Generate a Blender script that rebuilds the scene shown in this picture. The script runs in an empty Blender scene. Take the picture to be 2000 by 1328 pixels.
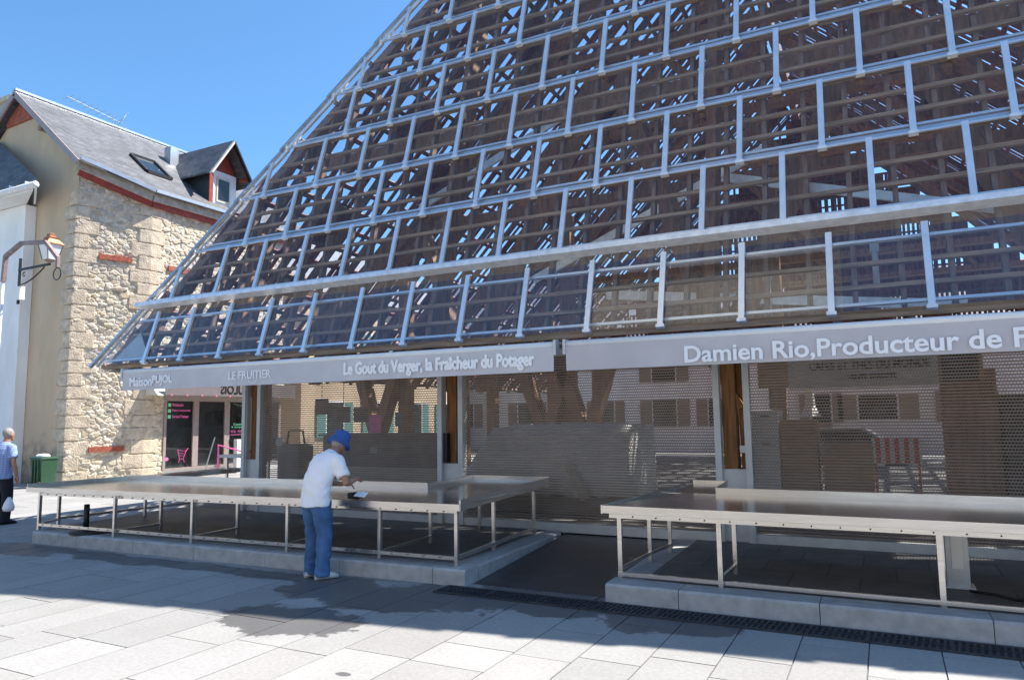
import bpy, bmesh, math, random
import numpy as np
from mathutils import Vector, Matrix, noise
rnd = random.Random(7)
sc = bpy.context.scene
COL = sc.collection
S = 1.15                                   # units used below -> metres

# ------------------------------------------------------------------ camera
cam = bpy.data.cameras.new('camera'); cam_ob = bpy.data.objects.new('camera', cam); COL.objects.link(cam_ob)
cam.sensor_width = 36; cam.lens = 36*1409.64/2000; cam.clip_start = .05; cam.clip_end = 2000
R_ = Vector((0.888956, 0.45779, -0.013643)); U_ = Vector((0.060837, -0.088507, 0.994216)); F_ = Vector((-0.453934, 0.884644, 0.106529))
m = Matrix((R_, U_, -F_)).transposed().to_4x4(); m.translation = Vector((0, 0, 1.55*S)); cam_ob.matrix_world = m
sc.camera = cam_ob
# ------------------------------------------------------------------ sky, sun, exposure
SUN = Vector((.46, .510, 1.0)).normalized()
w = bpy.data.worlds.new('World'); sc.world = w; w.use_nodes = True
nt = w.node_tree; nt.nodes.clear()
sky = nt.nodes.new('ShaderNodeTexSky'); sky.sky_type = 'NISHITA'; sky.sun_disc = False
sky.sun_elevation = math.asin(SUN.z); sky.sun_rotation = math.atan2(SUN.x, SUN.y)
sky.air_density = 1.0; sky.dust_density = .6; sky.ozone_density = 2.0; sky.altitude = 0
bg = nt.nodes.new('ShaderNodeBackground'); bg.inputs[1].default_value = .105
out = nt.nodes.new('ShaderNodeOutputWorld')
tint = nt.nodes.new('ShaderNodeMix'); tint.data_type = 'RGBA'; tint.blend_type = 'MULTIPLY'; tint.inputs[0].default_value = 1; tint.inputs[7].default_value = (.60, .90, 1.08, 1)
nt.links.new(sky.outputs[0], tint.inputs[6]); nt.links.new(tint.outputs[2], bg.inputs[0]); nt.links.new(bg.outputs[0], out.inputs[0])
sl = bpy.data.lights.new('sun', 'SUN'); sl.energy = 4.9; sl.angle = math.radians(.4); sl.color = (1, .95, .87)
so = bpy.data.objects.new('sun', sl); COL.objects.link(so); so.rotation_euler = SUN.to_track_quat('Z', 'Y').to_euler()
so.location = (20, 25, 40)
sc.view_settings.view_transform = 'Standard'; sc.view_settings.look = 'None'; sc.view_settings.gamma = 1
sc.view_settings.exposure = 1.12
sc.cycles.max_bounces = 8; sc.cycles.transparent_max_bounces = 24
sc.cycles.use_denoising = True

# ------------------------------------------------------------------ materials
def newmat(name):
    m = bpy.data.materials.new(name); m.use_nodes = True; n = m.node_tree; n.nodes.clear()
    o = n.nodes.new('ShaderNodeOutputMaterial'); b = n.nodes.new('ShaderNodeBsdfPrincipled')
    n.links.new(b.outputs[0], o.inputs[0]); return m, n, b, o
def tc(n, scale=(1, 1, 1), rot=(0, 0, 0), kind='Object'):
    t = n.nodes.new('ShaderNodeTexCoord'); mp = n.nodes.new('ShaderNodeMapping')
    mp.inputs['Scale'].default_value = scale; mp.inputs['Rotation'].default_value = rot
    n.links.new(t.outputs[kind], mp.inputs[0]); return mp.outputs[0]
def nz(n, vec, scale, detail=4, rough=.55):
    t = n.nodes.new('ShaderNodeTexNoise'); t.inputs['Scale'].default_value = scale; t.inputs['Detail'].default_value = detail
    t.inputs['Roughness'].default_value = rough; n.links.new(vec, t.inputs['Vector']); return t.outputs['Fac']
def ramp(n, fac, stops):
    r = n.nodes.new('ShaderNodeValToRGB'); e = r.color_ramp.elements
    while len(e) < len(stops): e.new(.5)
    for q, (p, c) in zip(e, stops): q.position = p; q.color = (*c, 1) if len(c) == 3 else c
    n.links.new(fac, r.inputs[0]); return r.outputs[0]
def mix(n, fac, a, b, mode='MIX'):
    x = n.nodes.new('ShaderNodeMix'); x.data_type = 'RGBA'; x.blend_type = mode
    for s_, v in ((x.inputs[0], fac), (x.inputs[6], a), (x.inputs[7], b)):
        if hasattr(v, 'is_output'): n.links.new(v, s_)
        else: s_.default_value = v if not isinstance(v, tuple) else (*v, 1)
    return x.outputs[2]
def math_(n, op, a, b=None, c=None):
    x = n.nodes.new('ShaderNodeMath'); x.operation = op
    for i, v in enumerate((a, b, c)):
        if v is None: continue
        if hasattr(v, 'is_output'): n.links.new(v, x.inputs[i])
        else: x.inputs[i].default_value = v
    return x.outputs[0]
def bump(n, b, h, strength=.3, dist=.01):
    x = n.nodes.new('ShaderNodeBump'); x.inputs['Strength'].default_value = strength; x.inputs['Distance'].default_value = dist
    n.links.new(h, x.inputs['Height']); n.links.new(x.outputs[0], b.inputs['Normal'])
def simple(name, col, rough=.6, metal=0., var=.25, scale=6., bmp=.15, bdist=.004, stretch=(1, 1, 1), spec=None):
    m, n, b, o = newmat(name); v = tc(n, stretch)
    f = nz(n, v, scale, 5)
    lo = tuple(c*(1-var) for c in col); hi = tuple(min(1, c*(1+var)) for c in col)
    c = ramp(n, f, [(.3, lo), (.7, hi)]); n.links.new(c, b.inputs['Base Color'])
    b.inputs['Roughness'].default_value = rough; b.inputs['Metallic'].default_value = metal
    if spec is not None: b.inputs['Specular IOR Level'].default_value = spec
    if bmp: bump(n, b, nz(n, v, scale*5, 3), bmp, bdist)
    return m
M = {}
M['alu'] = simple('aluminium', (.94, .95, .96), .28, .70, .10, 5, .05)
M['galv'] = simple('galvanised_steel', (.90, .90, .89), .30, .40, .18, 9, .06)
M['guide'] = simple('painted_guide_rail', (.55, .57, .58), .45, .3, .08, 6, .03)
M['steel'] = simple('stainless_steel', (.64, .615, .585), .22, .85, .10, 3, .05, .002, (1, 12, 12))
M['steel_top'] = simple('stainless_top', (.62, .61, .60), .17, .95, .16, 1.5, .04, .002, (1, 3, 1))
M['batten'] = simple('batten_wood', (.33, .22, .145), .8, 0, .35, 3, .3, .004, (.6, 8, 8))
M['rafter'] = simple('rafter_wood', (.23, .155, .125), .8, 0, .3, 3, .3, .004, (6, 6, .8))
M['shingle'] = simple('shingle_wood', (.25, .105, .095), .85, 0, .5, 3.5, .4, .006, (5, 5, 1))
M['beam'] = simple('beam_wood', (.34, .19, .12), .75, 0, .35, 3, .3, .005, (5, 5, .7))
M['post'] = simple('post_wood', (.30, .13, .04), .65, 0, .45, 3.5, .3, .005, (8, 8, .7))
M['awning'] = simple('awning_fabric', (.54, .515, .53), .85, 0, .09, 1.6, .2, .003)
M['awning_pale'] = simple('awning_fabric_pale', (.60, .585, .61), .85, 0, .09, 1.6, .2, .003)
M['roll'] = simple('awning_roll', (.80, .80, .80), .35, 0, .04, 4, .03)
M['letter'] = simple('white_lettering', (.90, .90, .92), .7, 0, .04, 9, 0)
M['letter_worn'] = simple('worn_white_lettering', (.95, .95, .96), .8, 0, .10, 26, 0)
M['soffit'] = simple('soffit_sheet', (.13, .13, .13), .6, .2, .2, 8, .1)
M['slate'] = simple('roof_slate_plain', (.2, .2, .22), .5, 0, .3, 5, .3)
M['render'] = None
M['red'] = simple('red_painted_wood', (.30, .045, .03), .6, 0, .25, 6, .2)
M['brick'] = simple('red_brick', (.36, .10, .06), .85, 0, .4, 14, .5, .008)
M['cornice'] = simple('cornice_stone', (.42, .39, .33), .8, 0, .3, 6, .4)
M['zinc'] = simple('zinc_gutter', (.55, .57, .60), .4, .8, .12, 6, .05)
M['quoin'] = simple('quoin_stone', (.60, .50, .38), .85, 0, .28, 5, 1.0, .03)
M['white'] = simple('white_paint', (.80, .80, .79), .6, 0, .05, 4, .1)
M['black'] = simple('black_metal', (.02, .02, .022), .45, .3, .2, 6, .05)
M['copper'] = simple('copper_cap', (.36, .16, .09), .5, .6, .4, 12, .2)
M['rust'] = simple('brown_painted_tube', (.26, .19, .18), .55, .2, .25, 9, .1)
M['lampglass'] = simple('milky_lamp_glass', (.78, .82, .84), .25, 0, .03, 3, 0)
M['binp'] = simple('green_bin_plastic', (.025, .08, .04), .45, 0, .2, 4, .05)
M['pink'] = simple('pink_paint', (.85, .16, .42), .5, 0, .08, 6, 0)
M['green'] = simple('green_vinyl', (.25, .85, .45), .5, 0, .05, 6, 0)
M['mulch'] = simple('door_frame_bronze', (.36, .29, .27), .5, .2, .12, 8, .05)
M['denim'] = simple('blue_denim', (.065, .145, .31), .9, 0, .42, 5, .4, .006, (1, 1, .5))
M['polo'] = simple('white_cotton', (.90, .88, .90), .9, 0, .03, 5, .25, .006)
M['hat'] = simple('blue_hat_cloth', (.04, .10, .31), .9, 0, .15, 30, .2)
M['skin'] = simple('skin', (.40, .20, .13), .6, 0, .15, 9, .1, .002)
M['hair'] = simple('grey_hair', (.30, .27, .25), .8, 0, .4, 40, .5)
M['shoe'] = simple('white_shoe', (.62, .61, .58), .7, 0, .15, 14, .2)
M['trouser'] = simple('dark_trousers', (.012, .012, .02), .9, 0, .2, 8, .2)
M['paper'] = simple('white_paper', (.85, .85, .86), .8, 0, .03, 5, 0)
M['kerbstone'] = simple('kerb_granite', (.42, .41, .40), .75, 0, .18, 9, .4, .005)
M['iron'] = simple('cast_iron', (.055, .058, .065), .55, .5, .3, 12, .2)
M['tarp'] = simple('grey_tarpaulin', (.86, .86, .84), .45, 0, .12, 3, .5, .02)
M['crate'] = simple('plywood', (.46, .27, .15), .8, 0, .2, 5, .2, .003, (1, 1, 6))
M['counter'] = simple('dark_counter', (.26, .23, .21), .6, 0, .2, 5, .1)
M['cream'] = simple('cream_panel', (.62, .58, .50), .6, 0, .08, 4, .05)
M['darkslate'] = simple('chalk_slate', (.05, .07, .075), .6, 0, .2, 6, .05)
M['teal'] = simple('teal_card', (.10, .24, .23), .6, 0, .1, 6, 0)
M['redw'] = simple('red_plastic', (.60, .05, .05), .5, 0, .1, 6, 0)
M['carpaint'] = simple('silver_car_paint', (.42, .43, .45), .25, .7, .05, 3, 0)
M['glassdark'] = simple('dark_window_glass', (.02, .028, .032), .06, 0, .3, 3, 0)
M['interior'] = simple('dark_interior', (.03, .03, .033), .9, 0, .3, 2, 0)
M['orange'] = simple('orange_tape', (.75, .24, .03), .6, 0, .1, 6, 0)
M['shutterwood'] = simple('brown_shutter_paint', (.25, .19, .14), .7, 0, .15, 7, .1)
M['flap'] = simple('shop_flap_cloth', (.17, .145, .15), .9, 0, .08, 6, .1)
M['tile'] = simple('dormer_slate', (.20, .195, .19), .6, 0, .3, 5, .3)

def glass_mat(name, ior, tint):
    m, n, b, o = newmat(name); n.nodes.remove(b)
    t = n.nodes.new('ShaderNodeBsdfTransparent'); t.inputs[0].default_value = (*tint, 1)
    g = n.nodes.new('ShaderNodeBsdfGlossy'); g.inputs['Roughness'].default_value = .015
    v = tc(n); dirt = ramp(n, nz(n, v, 2.3, 5), [(.35, (.0, .0, .0)), (.8, (.02, .02, .02))])
    lw = n.nodes.new('ShaderNodeLayerWeight'); lw.inputs[0].default_value = .5
    fr = math_(n, 'ADD', ior, math_(n, 'MULTIPLY', 1-ior, math_(n, 'POWER', lw.outputs['Facing'], 5.)))
    x = n.nodes.new('ShaderNodeMixShader'); n.links.new(fr, x.inputs[0]); n.links.new(t.outputs[0], x.inputs[1]); n.links.new(g.outputs[0], x.inputs[2])
    d = n.nodes.new('ShaderNodeBsdfDiffuse'); d.inputs[0].default_value = (.6, .6, .62, 1)
    y = n.nodes.new('ShaderNodeMixShader'); n.links.new(dirt, y.inputs[0]); n.links.new(x.outputs[0], y.inputs[1]); n.links.new(d.outputs[0], y.inputs[2])
    n.links.new(y.outputs[0], o.inputs[0]); return m
M['glass'] = glass_mat('roof_glass', .028, (.95, .96, .97))
M['skirt'] = glass_mat('skirt_glass', .075, (.95, .96, .97))
M['shopglass'] = glass_mat('shop_glass', .05, (.5, .53, .55))

def perforated():
    m, n, b, o = newmat('perforated_shutter')
    t = n.nodes.new('ShaderNodeTexCoord'); s = n.nodes.new('ShaderNodeSeparateXYZ'); n.links.new(t.outputs['Object'], s.inputs[0])
    pz, px = .037, .032
    row = math_(n, 'DIVIDE', s.outputs['Z'], pz); fl = math_(n, 'FLOOR', row); fz = math_(n, 'FRACT', row)
    half = math_(n, 'MULTIPLY', math_(n, 'MODULO', fl, 2.), .5)
    fx = math_(n, 'FRACT', math_(n, 'ADD', math_(n, 'DIVIDE', s.outputs['X'], px), half))
    dx = math_(n, 'ABSOLUTE', math_(n, 'SUBTRACT', fx, .5)); dz = math_(n, 'ABSOLUTE', math_(n, 'SUBTRACT', fz, .5))
    hole = math_(n, 'MULTIPLY', math_(n, 'LESS_THAN', dx, .39), math_(n, 'LESS_THAN', dz, .28))
    v = tc(n); c = ramp(n, nz(n, v, 3, 4), [(.3, (.33, .26, .21)), (.7, (.42, .335, .275))]); n.links.new(c, b.inputs['Base Color'])
    b.inputs['Roughness'].default_value = .5; b.inputs['Metallic'].default_value = .25
    bump(n, b, math_(n, 'SINE', math_(n, 'MULTIPLY', row, 6.283)), .6, .006)
    tr = n.nodes.new('ShaderNodeBsdfTransparent'); x = n.nodes.new('ShaderNodeMixShader')
    n.links.new(hole, x.inputs[0]); n.links.new(b.outputs[0], x.inputs[1]); n.links.new(tr.outputs[0], x.inputs[2]); n.links.new(x.outputs[0], o.inputs[0])
    return m
M['perf'] = perforated()

def attr_mat(name, rough, nscale, nvar, bstr, bdist, spots=None):
    m, n, b, o = newmat(name)
    a = n.nodes.new('ShaderNodeAttribute'); a.attribute_name = 'stone'; v = tc(n)
    f = ramp(n, nz(n, v, nscale, 6, .65), [(.25, (1-nvar,)*3), (.75, (1+nvar,)*3)])
    c = mix(n, 1., a.outputs['Color'], f, 'MULTIPLY')
    if spots:
        c = mix(n, ramp(n, nz(n, v, 1.7, 3), [(.66, (0, 0, 0)), (.74, (.75,)*3)]), c, spots)
    n.links.new(c, b.inputs['Base Color']); b.inputs['Roughness'].default_value = rough; b.inputs['Specular IOR Level'].default_value = .25
    bump(n, b, nz(n, v, nscale*4, 5, .7), bstr, bdist); return m, n, b, c, v
M['rubble'] = attr_mat('rubble_stone', .9, 9, .30, .8, .012, (.46, .34, .18))[0]

def paving_mat():
    m, n, b, c, v = attr_mat('granite_paving', .75, 30, .16, .25, .003)
    # wet stains: blobs with ragged outlines fixed to the ground
    c = mix(n, 1., c, ramp(n, nz(n, v, .55, 6, .7), [(.3, (.84, .83, .82)), (.7, (1.04, 1.04, 1.04))]), 'MULTIPLY')
    c = mix(n, ramp(n, nz(n, v, 9, 2, .5), [(.70, (0, 0, 0)), (.78, (.30,)*3)]), c, (.20, .19, .18))
    nv = nz(n, v, 1.6, 8, .68); sx = n.nodes.new('ShaderNodeSeparateXYZ'); n.links.new(v, sx.inputs[0])
    dist = None
    def ell(cx, cy, rx, ry):
        a = math_(n, 'DIVIDE', math_(n, 'SUBTRACT', sx.outputs[0], cx*S), rx*S); e = math_(n, 'DIVIDE', math_(n, 'SUBTRACT', sx.outputs[1], cy*S), ry*S)
        return math_(n, 'SQRT', math_(n, 'ADD', math_(n, 'MULTIPLY', a, a), math_(n, 'MULTIPLY', e, e)))
    for e in ((-4.25, 4.38, .72, .40), (-4.0, 5.3, 1.25, .46), (-3.0, 5.6, 1.3, .30), (-1.55, 5.5, .62, .30), (-6.8, 5.55, 4.5, .16), (-9.8, 5.3, .9, .25), (-7.8, 5.45, .8, .16), (-3.05, 3.62, .06, .035), (-4.8, 5.6, .6, .25), (-2.9, 6.8, .85, 1.3)):
        q = ell(*e); dist = q if dist is None else math_(n, 'MINIMUM', dist, q)
    d = math_(n, 'ADD', dist, math_(n, 'MULTIPLY', math_(n, 'SUBTRACT', nv, .5), 2.2))
    wet = ramp(n, d, [(.88, (1, 1, 1)), (.96, (0, 0, 0))])
    c2 = mix(n, math_(n, 'MULTIPLY', wet, .85), c, mix(n, 1., c, (.30, .30, .315), 'MULTIPLY'))
    n.links.new(c2, b.inputs['Base Color'])
    n.links.new(math_(n, 'SUBTRACT', .75, math_(n, 'MULTIPLY', wet, .33)), b.inputs['Roughness'])
    return m
M['paving'] = paving_mat()
M['joint'] = simple('joint_mortar', (.20, .195, .18), .95, 0, .3, 12, .2)
M['street'] = simple('street_asphalt', (.16, .16, .165), .9, 0, .2, 6, .3)

def brickmat(name, c1, c2, mortar, bw, bh, ms, rough, rot=(0, 0, 0), kind='Object', bstr=.5, var=.3):
    m, n, b, o = newmat(name); v = tc(n, (1, 1, 1), rot, kind)
    t = n.nodes.new('ShaderNodeTexBrick'); t.inputs['Scale'].default_value = 1; t.inputs['Brick Width'].default_value = bw; t.inputs['Row Height'].default_value = bh
    t.inputs['Mortar Size'].default_value = ms; t.inputs['Color1'].default_value = (*c1, 1); t.inputs['Color2'].default_value = (*c2, 1); t.inputs['Mortar'].default_value = (*mortar, 1)
    n.links.new(v, t.inputs[0]); f = ramp(n, nz(n, v, 3, 6, .65), [(.25, (1-var,)*3), (.75, (1+var,)*3)])
    n.links.new(mix(n, 1., t.outputs[0], f, 'MULTIPLY'), b.inputs['Base Color']); b.inputs['Roughness'].default_value = rough
    bump(n, b, t.outputs[1], -bstr, .008); return m
M['pavers'] = brickmat('dark_pavers', (.15, .142, .135), (.185, .175, .165), (.09, .085, .08), .62, .62, .008, .6)
M['cobble'] = brickmat('wet_setts', (.035, .036, .04), (.05, .05, .055), (.018, .018, .02), .3, .22, .008, .32)
M['floor'] = simple('hall_concrete', (.16, .155, .15), .7, 0, .3, 3, .1)

def slate_mat(name, base):
    # slate courses follow the UV map of each roof slope (u along the eaves, v up the slope)
    m, n, b, o = newmat(name); v = tc(n, (1, 1, 1), (0, 0, 0), 'UV')
    t = n.nodes.new('ShaderNodeTexBrick'); t.inputs['Scale'].default_value = 1; t.inputs['Brick Width'].default_value = .24; t.inputs['Row Height'].default_value = .13; t.inputs['Mortar Size'].default_value = .006
    t.inputs['Color1'].default_value = (*(c*.7 for c in base), 1); t.inputs['Color2'].default_value = (*(c*1.3 for c in base), 1); t.inputs['Mortar'].default_value = (*(c*.35 for c in base), 1)
    n.links.new(v, t.inputs[0]); f = ramp(n, nz(n, v, 1.6, 6, .7), [(.25, (.7,)*3), (.75, (1.35,)*3)])
    c = mix(n, 1., t.outputs[0], f, 'MULTIPLY')
    c = mix(n, ramp(n, nz(n, v, 5, 3), [(.68, (0, 0, 0)), (.76, (.5,)*3)]), c, (.30, .27, .2))
    n.links.new(c, b.inputs['Base Color']); b.inputs['Roughness'].default_value = .55; bump(n, b, t.outputs[1], -.6, .01); return m
M['slateroof'] = slate_mat('slate_roof', (.105, .105, .112))

def render_mat(name, base, stain, white=False):
    m, n, b, o = newmat(name); v = tc(n)
    c = ramp(n, nz(n, tc(n, (1, 1, .35)), 1.1, 6, .6), [(.3, tuple(x*.82 for x in base)), (.7, tuple(x*1.08 for x in base))])
    if stain:
        sx = n.nodes.new('ShaderNodeSeparateXYZ'); n.links.new(v, sx.inputs[0])
        h = math_(n, 'ADD', math_(n, 'MULTIPLY', sx.outputs[2], -.55), 1.05); h = math_(n, 'ADD', h, math_(n, 'MULTIPLY', math_(n, 'SUBTRACT', nz(n, v, 2.2, 6), .5), 1.6))
        k = ramp(n, h, [(.35, (0, 0, 0)), (.75, (.8,)*3)])
        c = mix(n, k, c, ramp(n, nz(n, v, 4, 5), [(.35, (.16, .13, .10)), (.65, (.40, .33, .25))]))
    n.links.new(c, b.inputs['Base Color']); b.inputs['Roughness'].default_value = .9; bump(n, b, nz(n, v, 40, 4), .3, .004); return m
M['render'] = render_mat('beige_render', (.62, .48, .33), True)
M['whitewall'] = render_mat('white_render', (.90, .895, .88), False)
M['farwall'] = render_mat('pale_house_render', (.72, .70, .66), False)

def check_mat():
    m, n, b, o = newmat('checked_shirt'); v = tc(n); s = n.nodes.new('ShaderNodeSeparateXYZ'); n.links.new(v, s.inputs[0])
    a = math_(n, 'LESS_THAN', math_(n, 'FRACT', math_(n, 'MULTIPLY', s.outputs[0], 26.)), .3); c = math_(n, 'LESS_THAN', math_(n, 'FRACT', math_(n, 'MULTIPLY', s.outputs[2], 26.)), .3)
    k = math_(n, 'MULTIPLY', math_(n, 'ADD', a, c), .5)
    n.links.new(mix(n, k, (.17, .26, .50), (.42, .46, .62)), b.inputs['Base Color']); b.inputs['Roughness'].default_value = .9; return m
M['check'] = check_mat()
def stripe_mat():
    m, n, b, o = newmat('red_white_stripes'); v = tc(n); s = n.nodes.new('ShaderNodeSeparateXYZ'); n.links.new(v, s.inputs[0])
    a = math_(n, 'LESS_THAN', math_(n, 'FRACT', math_(n, 'MULTIPLY', s.outputs[0], 6.)), .5)
    n.links.new(mix(n, a, (.75, .75, .75), (.6, .04, .04)), b.inputs['Base Color']); return m
M['stripes'] = stripe_mat()

# ------------------------------------------------------------------ mesh helpers
ORG = {}
class MB:
    def __init__(s): s.v = []; s.f = []
    def add(s, vs, fs):
        k = len(s.v); s.v += [tuple(p) for p in vs]; s.f += [tuple(i+k for i in f) for f in fs]; return s
    def hexa(s, p): return s.add(p, [(0, 3, 2, 1), (4, 5, 6, 7), (0, 1, 5, 4), (1, 2, 6, 5), (2, 3, 7, 6), (3, 0, 4, 7)])
    def box(s, x0, x1, y0, y1, z0, z1): return s.hexa([(x0, y0, z0), (x1, y0, z0), (x1, y1, z0), (x0, y1, z0), (x0, y0, z1), (x1, y0, z1), (x1, y1, z1), (x0, y1, z1)])
    def bar(s, p, q, w, h, up=(0, 0, 1)):
        p, q, up = Vector(p), Vector(q), Vector(up); d = (q-p).normalized(); a = d.cross(up)
        if a.length < 1e-4: a = d.cross(Vector((1, 0, 0)))
        a.normalize(); b = a.cross(d); a *= w/2; b *= h/2
        return s.hexa([p-a-b, p+a-b, p+a+b, p-a+b, q-a-b, q+a-b, q+a+b, q-a+b])
    def loft(s, rings, cap=True):
        n = len(rings[0]); k = len(s.v)
        for r in rings: s.v += [tuple(p) for p in r]
        for i in range(len(rings)-1):
            for j in range(n): s.f.append((k+i*n+j, k+i*n+(j+1) % n, k+(i+1)*n+(j+1) % n, k+(i+1)*n+j))
        if cap: s.f.append(tuple(k+j for j in reversed(range(n)))); s.f.append(tuple(k+(len(rings)-1)*n+j for j in range(n)))
        return s
    def tube(s, pts, r, n=8, flat=1., cap=True):
        pts = [Vector(p) for p in pts]; rs = r if isinstance(r, (list, tuple)) else [r]*len(pts); rings = []; prev = None
        for i, p in enumerate(pts):
            d = (pts[min(i+1, len(pts)-1)]-pts[max(i-1, 0)]).normalized()
            a = d.cross(Vector((0, 0, 1)) if abs(d.z) < .95 else Vector((0, 1, 0))).normalized()
            if prev is not None:
                a = prev-d*prev.dot(d)
                a = a.normalized() if a.length > 1e-6 else prev
            prev = a; b = d.cross(a)
            rings.append([p+a*(rs[i]*math.cos(2*math.pi*j/n))+b*(rs[i]*flat*math.sin(2*math.pi*j/n)) for j in range(n)])
        return s.loft(rings, cap)
    def lathe(s, c, prof, n=16, axis=(0, 0, 1)):
        ax = Vector(axis).normalized(); a = ax.orthogonal().normalized(); b = ax.cross(a); c = Vector(c)
        return s.loft([[c+ax*h+a*(r*math.cos(2*math.pi*j/n))+b*(r*math.sin(2*math.pi*j/n)) for j in range(n)] for r, h in prof])
    def prism(s, poly, vec):
        vec = Vector(vec); a = [Vector(p) for p in poly]; n = len(a); b = [p+vec for p in a]
        return s.add(a+b, [tuple(reversed(range(n))), tuple(range(n, 2*n))]+[(i, (i+1) % n, n+(i+1) % n, n+i) for i in range(n)])
    def ell(s, c, r, n=14, rot=None):
        c = Vector(c); rings = []
        for i in range(1, n):
            th = math.pi*i/n; ring = []
            for j in range(n*2):
                ph = math.pi*j/n; p = Vector((r[0]*math.sin(th)*math.cos(ph), r[1]*math.sin(th)*math.sin(ph), -r[2]*math.cos(th)))
                ring.append(c+(rot @ p if rot else p))
            rings.append(ring)
        return s.loft(rings)
    def build(s, name, mat, parent=None, smooth=False, origin=None, metric=False, bevel=0):
        o = Vector(origin) if origin is not None else (ORG[parent] if parent else Vector((0, 0, 0)))
        k = 1 if metric else S
        me = bpy.data.meshes.new(name)
        me.from_pydata([tuple(Vector(p)*k if metric else (Vector(p)-o)*k) for p in s.v], [], s.f)
        bm = bmesh.new(); bm.from_mesh(me); bmesh.ops.recalc_face_normals(bm, faces=bm.faces)
        if bevel: bmesh.ops.bevel(bm, geom=bm.edges[:], offset=bevel, segments=2, affect='EDGES', profile=.7)
        bm.to_mesh(me); bm.free()
        if smooth:
            for p in me.polygons: p.use_smooth = True
        me.materials.append(M[mat]); ob = bpy.data.objects.new(name, me); COL.objects.link(ob); ORG[ob] = o
        if parent: ob.parent = parent
        else: ob.location = o*S
        return ob
def tag(o, label=None, cat=None, group=None, kind=None):
    for k, v in (('label', label), ('category', cat), ('group', group), ('kind', kind)):
        if v: o[k] = v
    return o
def thing(name, loc, label, cat, group=None, rz=0):
    o = bpy.data.objects.new(name, None); COL.objects.link(o); o.location = Vector(loc)*S; o.rotation_euler.z = rz; o.empty_display_size = .2
    ORG[o] = Vector(loc); return tag(o, label, cat, group)
def copy_tree(o, parent=None):
    c = o.copy(); COL.objects.link(c); ORG[c] = ORG[o]; c.parent = parent
    for ch in list(o.children): copy_tree(ch, c)
    return c
def text_mesh(body, width, height, bold=0., depth=.004, xs=1.):
    cu = bpy.data.curves.new('text', 'FONT'); cu.body = body; cu.size = 1; cu.offset = bold; cu.extrude = .02; cu.resolution_u = 4
    ob = bpy.data.objects.new('text', cu); COL.objects.link(ob)
    dg = bpy.context.evaluated_depsgraph_get(); dg.update(); me = bpy.data.meshes.new_from_object(ob.evaluated_get(dg))
    bpy.data.objects.remove(ob); bpy.data.curves.remove(cu)
    n = len(me.vertices); co = np.empty(n*3); me.vertices.foreach_get('co', co); co = co.reshape(-1, 3)
    fs = [tuple(p.vertices) for p in me.polygons]; bpy.data.meshes.remove(me)
    lo, hi = co.min(0), co.max(0); co = (co-lo)/(hi-lo); co[:, 0] *= width; co[:, 1] *= height; co[:, 2] *= depth
    return co, fs
def put_text(name, body, o, right, up, width, height, mat, parent, bold=0., mirror=False, heavy=0.):
    co, fs = text_mesh(body, width, height, bold); o, right, up = Vector(o), Vector(right).normalized(), Vector(up).normalized(); nrm = right.cross(up)
    if mirror: co[:, 0] = width-co[:, 0]
    mb = MB().add([o+right*float(c[0])+up*float(c[1])+nrm*(float(c[2])+.002) for c in co], fs)
    if heavy:
        for k, (a, b) in enumerate(((1, 0), (.5, .5), (.5, -.5))): mb.add([o+right*(float(c[0])+heavy*a)+up*(float(c[1])+heavy*b)+nrm*(float(c[2])+.002-.0005*(k+1)) for c in co], fs)
    return mb.build(name, mat, parent)

# ------------------------------------------------------------------ ground
g = MB().box(-300, 300, -120, 400, -.3, -.012).build('ground', 'joint'); tag(g, kind='structure')
def slabs():
    mb = MB(); cols = []
    x = -34.
    tones = [(.315, .305, .295), (.325, .317, .308), (.30, .293, .285), (.335, .328, .318)]
    while x < 12:
        wd = rnd.choice((.42, .42, .55)); y = -3.+rnd.random()*.5
        while y < 26:
            if x > -9.8 and y > 8.4: break
            ln = rnd.choice((.42, .62, .85, .85, 1.05)); gp = .0045; t = rnd.choice(tones); k = rnd.uniform(.92, 1.05)
            if not (x > -10 and x < 8 and y > 6.0 and y < 26 and not (-3.6 < x < -2.2 and y < 6.2)):
                dz = rnd.uniform(-.001, .001)
                mb.add([(x+gp, y+gp, dz), (x+wd-gp, y+gp, dz), (x+wd-gp, y+ln-gp, dz), (x+gp, y+ln-gp, dz), (x+gp, y+gp, -.02), (x+wd-gp, y+gp, -.02), (x+wd-gp, y+ln-gp, -.02), (x+gp, y+ln-gp, -.02)],
                       [(0, 1, 2, 3), (0, 4, 5, 1), (1, 5, 6, 2), (2, 6, 7, 3), (3, 7, 4, 0)])
                cols += [tuple(c*k for c in t)]*8
            y += ln
        x += wd
    o = mb.build('paving', 'paving'); a = o.data.attributes.new('stone', 'FLOAT_COLOR', 'POINT')
    a.data.foreach_set('color', np.array([(*c, 1) for c in cols]).ravel()); return tag(o, kind='structure')
slabs()
st = MB().box(-60, 60, 27.6, 80, -.2, .03).build('road', 'street'); tag(st, kind='structure')

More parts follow.
